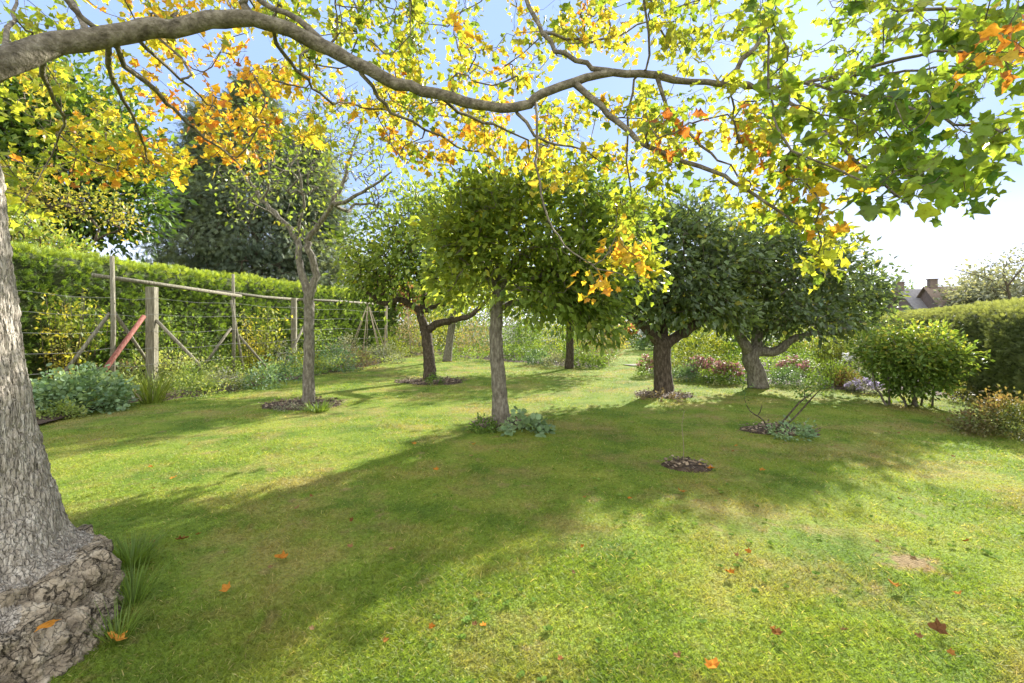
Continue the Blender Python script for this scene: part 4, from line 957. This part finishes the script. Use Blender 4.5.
def wigwam(label, px, py, top, d, rad, n, seed):
    c = gnd(px, py); r_ = random.Random(seed); apex = at(px, top, c[1]) - c
    t = thing('cane_wigwam', label, 'plant support', c)
    for k in range(n):
        a = k * 6.28 / n + r_.random() * .3; T = Tubes(); f = np.array([rad * math.cos(a), rad * math.sin(a), 0]); e = apex + (apex - f) * (.05 + .08 * r_.random())
        T.add([f, (f + apex) / 2, e], [.022, .02, .016], 6); T.build('cane', M['cane'], t)
    T = Tubes(); a = np.linspace(0, 12.6, 16); T.add(np.stack([.07 * np.cos(a), .07 * np.sin(a), apex[2] - .14 + a * .006], 1), .012, 5); T.build('binding', M['twig'], t)
wigwam('wigwam of slanting canes bound at the top, at the edge of the left bed', 368, 360, 303, 22, .95, 7, 1)
wigwam('farther narrow wigwam of pale poles, right of the thin upright stake', 407, 354, 313, 26, .85, 5, 2)

# ------------------------------------------------------------------ plants in the beds
def plant(name, label, px, py, w, h, mat, leaf=.08, n=900, tmpl=T_OVAL, tint=(.2, .7), form='mound', flowers=None, fn=120, fs=.05, seed=None, cat='plant', upn=.6, fmat_top=.72):
    """px,py: foot in the photograph; w,h in pixels"""
    global rng
    c = gnd(px, py); d = c[1]; W = w / F * d; H = h / F * d; rng = np.random.default_rng(seed or int(px * 13 + py * 7))
    c[2] = lawn_z([c[0]], [c[1]])[0]
    t = thing(name, label, cat, c)
    if form == 'mound':
        nc = max(14, n // 22); v = nrm(rng.normal(size=(nc, 3))); v[:, 2] = np.abs(v[:, 2]); rad = .72 + .28 * rng.random(nc) - .25 * (rng.random(nc) < .2)
        C = v * rad[:, None] * np.array([W / 2, W / 2.2, H * .9]) * (1 + .2 * fbm(v * 2 + px, 2, 3)[:, None]); C[:, 2] += H * .06
        sp = min(W, H) * .12 + .02
        per = n // nc; P = np.repeat(C, per, 0) + rng.normal(size=(nc * per, 3)) * sp; P[:, 2] = np.abs(P[:, 2])
        out = nrm(P - [0, 0, H * .2]); D = out + rng.normal(size=P.shape) * .55; N = rng.normal(size=P.shape) * .5 + out * .3; N[:, 2] += upn
        bend = None
    elif form == 'spike':
        m = n; a = rng.random(m) * 6.28; r = np.sqrt(rng.random(m)) * W * .25; P = np.stack([r * np.cos(a), r * np.sin(a), np.zeros(m)], 1)
        ln = .15 + .9 * rng.random(m) * (W / (2 * H)); D = np.stack([np.cos(a) * ln, np.sin(a) * ln, np.ones(m)], 1) + rng.normal(size=(m, 3)) * .1; N = nrm(np.stack([np.cos(a), np.sin(a), 0 * a], 1)) + rng.normal(size=(m, 3)) * .3
        bend = np.stack([np.cos(a), np.sin(a), -.55 + 0 * a], 1) * (H * .35 * rng.random(m))[:, None]
    else:   # 'tall': leafy upright stems
        ms = max(6, n // 40); a = rng.random(ms) * 6.28; r = np.sqrt(rng.random(ms)) * W * .42; b0 = np.stack([r * np.cos(a) * .6, r * np.sin(a) * .6, 0 * a], 1)
        tp = np.stack([r * np.cos(a) * 1.25, r * np.sin(a) * 1.25, H * (.6 + .4 * rng.random(ms))], 1)
        T = Tubes()
        for k in range(ms): T.add([b0[k], (b0[k] + tp[k]) / 2 + rng.normal(size=3) * .03, tp[k]], [.010, .007, .003], 4)
        T.build('stems', M['twig'] if form == 'woody' else M['cane'] if mat in ('brownish', 'grey_plant') else M['twig'], t)
        per = n // ms; u = rng.random(ms * per) ** .75; k = np.repeat(np.arange(ms), per); P = b0[k] * (1 - u)[:, None] + tp[k] * u[:, None] + rng.normal(size=(len(k), 3)) * [.06 + .04 * W, .06 + .04 * W, .04]
        D = rng.normal(size=P.shape) * .7; D[:, 2] += .3; N = rng.normal(size=P.shape) * .5; N[:, 2] += upn; bend = None; C = tp
    n_ = len(P); tt = tint[0] + (tint[1] - tint[0]) * np.clip(.5 + .6 * fbm(P * (3.5 if d < 12 else 1.6) + px, 2, 8), 0, 1) + rng.normal(size=n_) * .05
    if mat == 'green': tt = np.clip(tt * .9, 0, .76)
    if form == 'spike': leaves('leaves', P, D, N, H * (.6 + .5 * rng.random(n_)), T_BLADE, M[mat], tt, t, width=leaf / H, bend=bend)
    else:
        P[:, 2] = np.maximum(P[:, 2], .01); leaves('leaves', P, D, N, leaf * (.6 + .8 * rng.random(n_)), tmpl, M[mat], tt, t)
    if flowers:
        k = fn; hd = max(5, k // 14); a = rng.random(hd) * 6.28; r = np.sqrt(rng.random(hd)) * W * .5
        Cf = np.stack([r * np.cos(a), r * np.sin(a), H * (fmat_top + .33 * rng.random(hd)) * np.sqrt(np.clip(1.1 - (r / (W * .56)) ** 2, .1, 1))], 1)
        Pf = np.repeat(Cf, 14, 0) + rng.normal(size=(hd * 14, 3)) * [fs * .9, fs * .9, fs * .35]; Df = rng.normal(size=Pf.shape); Nf = rng.normal(size=Pf.shape) * .4; Nf[:, 2] += 1
        leaves('blossoms', Pf, Df, Nf, fs * (.7 + .6 * rng.random(len(Pf))), T_ROUND, M[flowers], rng.random(len(Pf)), t)
    return t

PL = [
 # left bed, front row
 ('leafy_mound', 'wide blue green leafy mound in the left bed nearest the big trunk', 78, 410, 96, 38, 'bluegreen', dict(leaf=.075, n=3600, tmpl=T_ROUND, tint=(.25, .95))),
 ('low_plant', 'small bright green seedling plant in front of the wide blue green mound', 65, 418, 24, 12, 'green', dict(leaf=.05, n=260, tint=(.6, .9))),
 ('strappy_plant', 'clump of pale upright sword leaves right of the wide blue green mound', 152, 402, 36, 32, 'yellowgreen', dict(form='spike', n=110, leaf=.022, tint=(0, .3))),
 ('leafy_plant', 'pale yellow green bushy plant below the thick square post', 140, 388, 52, 36, 'green', dict(leaf=.07, n=900, tint=(.6, .95))),
 ('leafy_plant', 'loose mid green plant right of the sword leaved clump', 192, 396, 46, 30, 'green', dict(leaf=.055, n=900, tint=(.45, .85))),
 ('grey_plant', 'low grey green plant between the loose green plant and the two dark round mounds', 226, 390, 34, 17, 'grey_plant', dict(leaf=.05, n=500, tint=(.0, .6))),
 ('round_plant', 'left one of the two dark round mounds left of the thin crowned tree', 262, 387, 36, 27, 'bluegreen', dict(leaf=.07, n=750, tint=(.05, .6))),
 ('round_plant', 'right one of the two dark round mounds left of the thin crowned tree', 288, 383, 32, 27, 'bluegreen', dict(leaf=.07, n=750, tint=(.0, .55))),
 ('round_plant', 'dark round leafy mound just right of the thin crowned tree', 336, 372, 44, 30, 'bluegreen', dict(leaf=.085, n=900, tint=(.0, .6))),
 ('low_plant', 'brownish low plant below the cane wigwam', 358, 368.5, 32, 15, 'brownish', dict(leaf=.07, n=500, tint=(0, .5))),
 ('low_plant', 'grey green low plant at the right end of the left bed', 388, 363, 28, 14, 'grey_plant', dict(leaf=.08, n=500, tint=(.0, .4))),
 ('leafy_plant', 'green bushy plant behind the sword leaved clump', 168, 385, 50, 28, 'green', dict(leaf=.08, n=800, tint=(.4, .9), form='tall')),
 ('grey_plant', 'silvery leaved plant in the bed under the middle of the wires', 262, 366, 50, 22, 'grey_plant', dict(leaf=.10, n=700, tint=(.1, .8))),
 ('leafy_plant', 'yellow green plant behind the two dark round mounds', 246, 374, 40, 20, 'yellowgreen', dict(leaf=.07, n=600, tint=(0, .5))),
 ('grey_plant', 'silvery low plants at the foot of the cane wigwam', 348, 360, 44, 18, 'grey_plant', dict(leaf=.10, n=600, tint=(.1, .9))),
 ('leafy_plant', 'bright yellow green plant right of the cane wigwam', 395, 358, 20, 17, 'yellowgreen', dict(leaf=.10, n=400, tint=(0, .4))),
 ('leafy_plant', 'dead brown and green stems at the foot of the red pole', 108, 385, 46, 20, 'brownish', dict(leaf=.06, n=600, tint=(.2, .9), form='tall')),
 ('leafy_plant', 'green seedling tuft left of the leaning brace', 55, 386, 26, 28, 'green', dict(leaf=.07, n=400, tint=(.55, .95), form='tall')),
 ('leafy_plant', 'pale plants filling the bed between the square posts', 212, 378, 52, 22, 'green', dict(leaf=.07, n=800, tint=(.4, 1))),
 ('leafy_plant', 'yellowish plant at the foot of the second square post', 305, 372, 34, 18, 'yellowgreen', dict(leaf=.08, n=500, tint=(0, .6))),
 # climbers on the wires
 ('wire_trained_shrub', 'yellow green leafy shrub trained on the wires beside the big trunk', 62, 392, 64, 105, 'yellowgreen', dict(leaf=.10, n=1500, form='tall', tint=(0, .8))),
 ('wire_trained_shrub', 'green leafy shrub trained on the wires between the first stake and the big trunk', 95, 386, 60, 85, 'green', dict(leaf=.10, n=1100, form='tall', tint=(.3, .9))),
 ('wire_trained_shrub', 'leafy shrub trained on the wires just right of the thick square post', 184, 380, 46, 75, 'green', dict(leaf=.10, n=1000, form='tall', tint=(.5, 1))),
 ('wire_trained_shrub', 'yellowing shrub trained on the wires right of the second stake', 258, 372, 52, 65, 'yellowgreen', dict(leaf=.11, n=1200, form='tall', tint=(0, .7))),
 ('wire_trained_shrub', 'sparse shrub on the wires behind the thin crowned tree', 325, 362, 50, 42, 'green', dict(leaf=.13, n=500, form='tall', tint=(.4, 1))),
 # back bed, left of the grass path
 ('feathery_bush', 'feathery brown and yellow bush at the left end of the back bed', 412, 356, 32, 46, 'brownish', dict(leaf=.13, n=900, tmpl=T_NARROW, tint=(.3, 1))),
 ('yellow_bush', 'large yellow green bush behind the dark forked trunk', 440, 353, 50, 48, 'yellowgreen', dict(leaf=.15, n=1300, tint=(.05, .6))),
 ('arching_bush', 'pale arching bush between the slanting grey trunk and the straight trunk', 476, 356, 40, 38, 'brownish', dict(leaf=.16, n=800, tmpl=T_NARROW, tint=(.5, 1))),
 ('green_bush', 'round green bush just left of the straight trunk', 488, 352, 40, 42, 'green', dict(leaf=.14, n=1200, tint=(.35, .85))),
 ('low_plant', 'low pale plants at the front of the back bed left of the straight trunk', 462, 360, 40, 12, 'green', dict(leaf=.10, n=500, tint=(.5, 1))),
 ('green_bush', 'green bush just right of the straight trunk in the back bed', 524, 358, 40, 44, 'green', dict(leaf=.13, n=1200, tint=(.3, .8))),
 ('dark_mound', 'small dark round mound in the back bed right of the straight trunk', 537, 365, 26, 16, 'bluegreen', dict(leaf=.10, n=600, tint=(0, .45))),
 ('low_plant', 'low light plant with seed heads right of the small dark mound', 556, 367, 28, 13, 'grey_plant', dict(leaf=.09, n=450, tint=(.1, .8))),
 ('yellow_bush', 'tall yellow green bush behind the small dark mound', 550, 353, 46, 46, 'yellowgreen', dict(leaf=.15, n=1200, tint=(0, .5))),
 ('brown_bush', 'large olive and brown bush beside the grass path, left of it', 600, 364, 44, 54, 'brownish', dict(leaf=.11, n=2000, tint=(.0, .8), tmpl=T_NARROW)),
 ('low_plant', 'leafy low plants at the foot of the large olive bush', 590, 368, 34, 12, 'green', dict(leaf=.10, n=600, tint=(.3, .8))),
 ('green_bush', 'green bush behind the slim dark trunk', 575, 360, 32, 34, 'green', dict(leaf=.12, n=900, tint=(.3, .8))),
 # path end
 ('orange_flowers', 'tall green plant topped with orange flowers at the end of the grass path', 632, 347, 24, 24, 'green', dict(leaf=.2, n=700, tint=(.2, .7), flowers='orange_fl', fn=340, fs=.24)),
 ('white_flowers', 'bush of whitish blue flowers right of the orange flowers', 650, 350, 20, 28, 'bluegreen', dict(leaf=.18, n=700, tint=(.2, .7), flowers='white', fn=300, fs=.16)),
 ('yellow_bush', 'pale yellow feathery bush left of the orange flowers', 612, 350, 26, 36, 'yellowgreen', dict(leaf=.2, n=800, tint=(.2, .8))),
 # right bed
 ('pink_flowers', 'flat pink flower heads just left of the thick forked trunk', 650, 376, 24, 20, 'green', dict(leaf=.08, n=600, tint=(.3, .7), flowers='pink', fn=260, fs=.06)),
 ('green_bush', 'bright yellow green shrub between the two dark crowned trees', 700, 372, 62, 52, 'yellowgreen', dict(leaf=.12, n=1900, tint=(0, .45))),
 ('green_bush', 'green shrub right behind the gnarled leaning trunk', 742, 374, 44, 42, 'green', dict(leaf=.11, n=1100, tint=(.3, .8))),
 ('pink_flowers', 'pink sedum heads right of the thick forked trunk', 702, 380, 30, 22, 'green', dict(leaf=.07, n=700, tint=(.2, .7), flowers='pink', fn=460, fs=.06)),
 ('pink_flowers', 'pink sedum heads left of the gnarled leaning trunk', 727, 383, 30, 22, 'green', dict(leaf=.07, n=700, tint=(.2, .7), flowers='pink', fn=460, fs=.06)),
 ('low_plant', 'low green mound at the lawn edge just right of the thick forked trunk', 684, 381, 30, 15, 'bluegreen', dict(leaf=.07, n=700, tint=(.2, .8))),
 ('low_plant', 'low green mound at the lawn edge midway between the two dark crowned trees', 712, 384, 34, 12, 'green', dict(leaf=.06, n=700, tint=(.3, .8))),
 ('dark_mound', 'dark green leafy plant just right of the gnarled leaning trunk', 788, 386, 36, 18, 'bluegreen', dict(leaf=.07, n=900, tint=(0, .5))),
 ('pink_flowers', 'pink sedum heads above the dark plant right of the gnarled trunk', 792, 378, 34, 20, 'green', dict(leaf=.07, n=700, tint=(.2, .7), flowers='pink', fn=500, fs=.06)),
 ('green_bush', 'tall yellow flowered bush right of the gnarled trunk', 833, 374, 40, 44, 'yellowgreen', dict(leaf=.09, n=1300, tint=(0, .7), form='tall')),
 ('green_bush', 'green bush under the right end of the dark fruit tree crown', 806, 372, 44, 46, 'green', dict(leaf=.10, n=1300, tint=(.4, .9))),
 ('green_bush', 'loose green plant left of the round shrub', 836, 387, 36, 28, 'green', dict(leaf=.06, n=900, tint=(.4, .9), form='tall')),
 ('white_flowers', 'pale flowering bush behind the loose green plant left of the round shrub', 858, 380, 30, 36, 'grey_plant', dict(leaf=.07, n=900, tint=(.1, .8), flowers='white', fn=260, fs=.06)),
 ('mauve_flowers', 'low mauve flowered plant at the lawn edge left of the round shrub', 864, 393, 30, 12, 'grey_plant', dict(leaf=.05, n=600, tint=(0, .6), flowers='purple', fn=420, fs=.045)),
 ('red_plant', 'dull red leaved plant between the loose green plant and the mauve flowers', 848, 389, 24, 18, 'red', dict(leaf=.06, n=500, tint=(.2, 1))),
 ('low_plant', 'small green plant at the lawn edge below the loose green plant', 816, 389, 26, 13, 'green', dict(leaf=.05, n=500, tint=(.3, .8))),
 ('red_plant', 'dull reddish plant at the foot of the clipped hedge right of the round shrub', 965, 402, 30, 20, 'red', dict(leaf=.06, n=500, tint=(.0, .6))),
 ('red_shrub', 'low red tipped green shrub at the right edge of the lawn', 1008, 436, 84, 38, 'red', dict(leaf=.06, n=2600, tint=(.0, .68), tmpl=T_OVAL)),
]
for (nm, lab, px, py, w, h, mt, kw) in PL:
    k_ = 1.3 if px < 400 and h < 35 and 'round' not in nm else 1.0
    if px > 400 and kw.get('form') != 'spike': kw['n'] = int(kw['n'] * 1.7); kw['leaf'] *= .8
    if px < 400 and mt == 'green' and nm != 'wire_trained_shrub': mt = 'weedy'; kw['tint'] = (.1, .9)
    if k_ > 1: kw['n'] = int(kw.get('n', 900) * 2.0) if kw.get('form') != 'spike' else kw['n']
    plant(nm, lab, px, py, w * (1.12 if k_ > 1 else 1), h * k_, mt, **kw)
# small plants round the trunks on the soil circles
SM = [
 ('bulb_leaves', 'short green leaves sprouting right of the foot of the thin crowned tree', 318, 412, 34, 13, 'green', dict(leaf=.02, n=160, form='spike', tint=(.4, .8))),
 ('bulb_leaves', 'short pale green leaves left of the foot of the thin crowned tree', 287, 412, 24, 7, 'grey_plant', dict(leaf=.03, n=260, tint=(.2, .8))),
 ('ground_plant', 'small green plant at the foot of the dark forked trunk', 434, 384, 22, 9, 'green', dict(leaf=.06, n=300, tint=(.3, .9))),
 ('ground_plant', 'leafy green plant right of the foot of the straight trunk', 526, 434, 42, 17, 'bluegreen', dict(leaf=.075, n=330, tmpl=T_ROUND, tint=(.3, 1))),
 ('ground_plant', 'leafy green plant left of the foot of the straight trunk', 482, 431, 30, 14, 'green', dict(leaf=.055, n=300, tint=(.2, .8))),
 ('ground_plant', 'dry brownish plant at the foot of the thick forked trunk', 662, 400, 40, 7, 'brownish', dict(leaf=.05, n=300, tint=(.0, .7))),
 ('ground_plant', 'grey green plant on the soil under the leaning sapling', 790, 436, 46, 14, 'bluegreen', dict(leaf=.055, n=520, tint=(.4, 1))),
 ('grass_tuft', 'long green grass tuft against the swollen tree base', 133, 606, 40, 46, 'green', dict(form='spike', n=90, leaf=.007, tint=(.55, 1))),
 ('grass_tuft', 'second long grass tuft below the first beside the swollen tree base', 118, 640, 50, 42, 'green', dict(form='spike', n=70, leaf=.006, tint=(.6, 1))),
 ('grass_tuft', 'dense shorter grass tuft behind the swollen tree base', 132, 566, 56, 34, 'green', dict(form='spike', n=300, leaf=.006, tint=(.4, .8))),
]
for (nm, lab, px, py, w, h, mt, kw) in SM: plant(nm, lab, px, py, w, h, mt, **kw)

# ground cover in the beds
def cover(name, label, poly, n, smin, smax, mat, seed, hmax=.3, band=None):
    global rng
    rng = np.random.default_rng(seed); poly = np.asarray(poly); lo = poly.min(0); hi = poly.max(0)
    x = lo[0] + (hi[0] - lo[0]) * rng.random(n * 3); y = lo[1] + (hi[1] - lo[1]) * rng.random(n * 3); k = inside(poly, x, y)
    if band is not None: k &= band(x, y)
    k &= fbm(np.c_[x * .9, y * .9, x * 0], 3, seed) > -.35
    x = x[k][:n]; y = y[k][:n]; m = len(x); zt = hmax * np.clip(.5 + .6 * fbm(np.c_[x * 1.2, y * 1.2, x * 0], 3, seed + 4), .1, 1.2)
    P = np.repeat(np.c_[x, y, 0 * x], 5, 0) + rng.normal(size=(m * 5, 3)) * .07; P[:, 2] = np.repeat(zt, 5) * rng.random(m * 5) + .06
    D = rng.normal(size=P.shape); D[:, 2] += .5; N = rng.normal(size=P.shape) * .5; N[:, 2] += .8
    o = leaves(name, P, D, N, smin + (smax - smin) * rng.random(len(P)), T_OVAL, M[mat], np.clip(.42 + .3 * fbm(P * .8, 2, seed + 6) + .08 * rng.normal(size=len(P)), 0, .76))
    return tag(o, label, 'ground cover', kind='stuff')
cover('ground_cover', 'mixed low green weeds and seedlings carpeting the left bed', bed_left, 9000, .06, .13, 'weedy', 401, .36)
cover('ground_cover', 'mixed low foliage filling the back bed left of the grass path', bed_back, 2400, .07, .13, 'green', 402, .35)
cover('ground_cover', 'mixed low foliage filling the right bed up to the clipped hedge', bed_right, 4500, .06, .12, 'green', 403, .35, band=lambda x, y: y > 12.2)
# back screen of tall shrubs behind the beds
for k, (px, py, w, h, mt, lab) in enumerate([
    (395, 349, 40, 40, 'green', 'tall shrub behind the narrow wigwam'), (425, 347, 46, 44, 'yellowgreen', 'tall pale shrub behind the feathery bush'), (458, 346, 46, 46, 'green', 'tall green shrub behind the slanting grey trunk'),
    (500, 346, 50, 44, 'grey_plant', 'hazy grey green shrub at the back behind the straight trunk'), (545, 346, 50, 46, 'green', 'tall green shrub at the back behind the tall yellow bush'), (592, 345, 46, 40, 'yellowgreen', 'tall yellowish shrub at the back behind the large olive bush'),
    (668, 350, 46, 46, 'green', 'tall green shrub at the back behind the thick forked trunk'), (715, 351, 50, 44, 'green', 'tall shrub at the back between the two dark crowned trees'), (762, 352, 54, 46, 'green', 'tall shrub at the back behind the gnarled leaning trunk'),
    (812, 354, 54, 46, 'yellowgreen', 'tall yellowish shrub at the back under the right side of the dark crown'), (862, 357, 50, 46, 'green', 'tall shrub at the back just left of the clipped hedge end')]):
    plant('tall_shrub', lab, px, py, w * 1.1, h * 1.22, mt, leaf=.17, n=3600, tint=(.1, .75), cat='shrub', seed=700 + k)

# young saplings
def sapling():
    global rng
    rng = np.random.default_rng(88); c = gnd(772, 434)
    t = thing('sapling', 'leaning young sapling with bare dark stems and a tuft of leaves', 'sapling', c)
    d = c[1]; sk = Skel()
    sk.limb([c, at(786, 418, d), at(800, 402, d), at(812, 393, d)], [.018, .014, .012, .008], sub=3)
    sk.limb([c + [.05, 0, 0], at(795, 417, d + .1), at(812, 398, d + .1), at(822, 388, d)], [.015, .012, .010, .006], sub=3)
    sk.limb([c - [.03, 0, 0], at(763, 420, d), at(750, 411, d), at(744, 398, d)], [.012, .010, .008, .004], sub=3)
    sk.limb([at(757, 416, d), at(760, 412, d), at(762, 405, d)], [.008, .007, .005], sub=2)
    T = np.array([at(808 + 14 * rng.normal(), 388 + 5 * rng.normal(), d + .15 * rng.normal()) for _ in range(26)] + [at(745 + 5 * rng.normal(), 392 + 5 * rng.normal(), d) for _ in range(5)])
    tips = sk.grow(T, c, .1); sk.finish(.002); a, bb = sk.tubes(.006)
    for tb in (a, bb):
        for v in range(len(tb.V)): tb.V[v] = tb.V[v] - c
    a.build('stems', M['bark_dark'], t); bb.build('twigs', M['twig'], t)
    tp = np.array([sk.P[i] for i in tips]); foliage('leaves', tp, c + [0, 0, .3], 7, .055, .04, 'green', np.full(len(tp), .45), t, loc=c)
    c = gnd(683, 465); t = thing('sapling', 'thin single twig sapling standing in the small bare soil patch', 'sapling', c); d = c[1]
    T = Tubes(); T.add([[0, 0, 0], [.01, 0, .2], [-.01, .01, .45], [.015, 0, .62]], [.005, .004, .003, .002], 5); T.build('stem', M['cane'], t)
    P = np.array([[.0, 0, .3], [0, 0, .45], [.01, 0, .6], [.01, 0, .62], [0, 0, .52]]); leaves('leaves', P, rng.normal(size=(5, 3)), np.tile([0, 0, 1.], (5, 1)), .04, T_OVAL, M['green'], np.full(5, .8), t)
sapling()

# fallen leaves on the lawn
FL = [(286, 564, .10, .1, 'bright orange fallen leaf on the lawn in the middle of the left side'), (297, 512, .07, .9, 'pale fallen leaf standing on edge on the left side of the lawn'), (118, 651, .12, .25, 'large orange fallen leaf beside the swollen tree base'),
      (228, 598, .08, .2, 'orange fallen leaf right of the long grass tufts'), (177, 547, .10, .65, 'brownish red fallen leaf just behind the long grass tufts'), (172, 483, .08, .3, 'small orange fallen leaf in the sunny strip near the big trunk'),
      (472, 460, .07, .9, 'pale curled fallen leaf below the straight trunk'), (474, 448, .07, .1, 'small orange fallen leaf in front of the straight trunk soil circle'), (416, 448, .07, .3, 'pale orange fallen leaf left of the straight trunk'),
      (438, 474, .07, .15, 'small orange fallen leaf below left of the straight trunk'), (681, 496, .10, .5, 'tan orange fallen leaf just below the small bare soil patch'), (708, 471, .10, .05, 'bright orange fallen leaf on the right rim of the small bare soil patch'),
      (728, 576, .08, .1, 'orange fallen leaf at the edge of the sunny grass in the lower middle'), (711, 679, .09, .1, 'orange fallen leaf at the bottom edge of the picture'), (945, 636, .10, .7, 'brown curled fallen leaf at the lower right'),
      (893, 588, .09, .4, 'orange brown fallen leaf just below the bare earth scar'), (776, 642, .07, .6, 'small brown fallen leaf in the lower right sun'), (958, 598, .06, .4, 'small orange leaf in the sunlit grass right of the bare earth scar'),
      (760, 471, .08, .3, 'pale orange fallen leaf right of the small bare soil patch'), (735, 446, .06, .4, 'tiny fallen leaf left of the leaning sapling'), (312, 500, .05, .7, 'tiny brown fallen leaf above the pale upright one'), (152, 470, .06, .3, 'small pale fallen leaf nearest the big trunk in the sunny strip')]
lb = 'small curled brown fallen leaf lying in the short grass'
r2 = np.random.default_rng(5)
for k in range(34): FL.append((r2.uniform(150, 1010), 425 + 250 * r2.random() ** .8, r2.uniform(.035, .055), r2.choice([.1, .5, .65, .8, .95]), lb))
T_CURL = (np.array([[x * (1 - .25 * abs(x)), y, .9 * x * x + .35 * (y - .45) ** 2 + .05 * math.sin(9 * x + 7 * y)] for x, y, z in T_LOBE[0]]), T_LOBE[1])
for px, py, s, tn, lab in FL:
    c = gnd(px, py); c[2] = lawn_z([c[0]], [c[1]])[0] + .035
    rng = np.random.default_rng(int(px * py)); a = rng.random() * 6.28
    o = leaves('fallen_leaf', np.zeros((1, 3)), np.array([[math.cos(a), math.sin(a), .15]]), np.array([[.4 * rng.normal(), -.3 + .4 * rng.normal(), 1.]]), s * .78, T_CURL, M['fallen'], np.array([tn]), loc=c)
    me = o.data
    sd = o.modifiers.new('thickness', 'SOLIDIFY'); sd.thickness = .0015
    tag(o, lab, 'fallen leaf', 'small fallen leaves on the lawn' if lab == lb else 'fallen leaves on the lawn')
o = leaves('fallen_leaf', np.zeros((1, 3)), np.array([[.8, -.5, .1]]), np.array([[.7, -.5, .6]]), .08, T_LOBE, M['fallen'], np.array([.15]), loc=(-2.13, 2.19, .245))
tag(o, 'orange fallen leaf lying on the swollen tree base', 'fallen leaf', 'fallen leaves on the lawn')
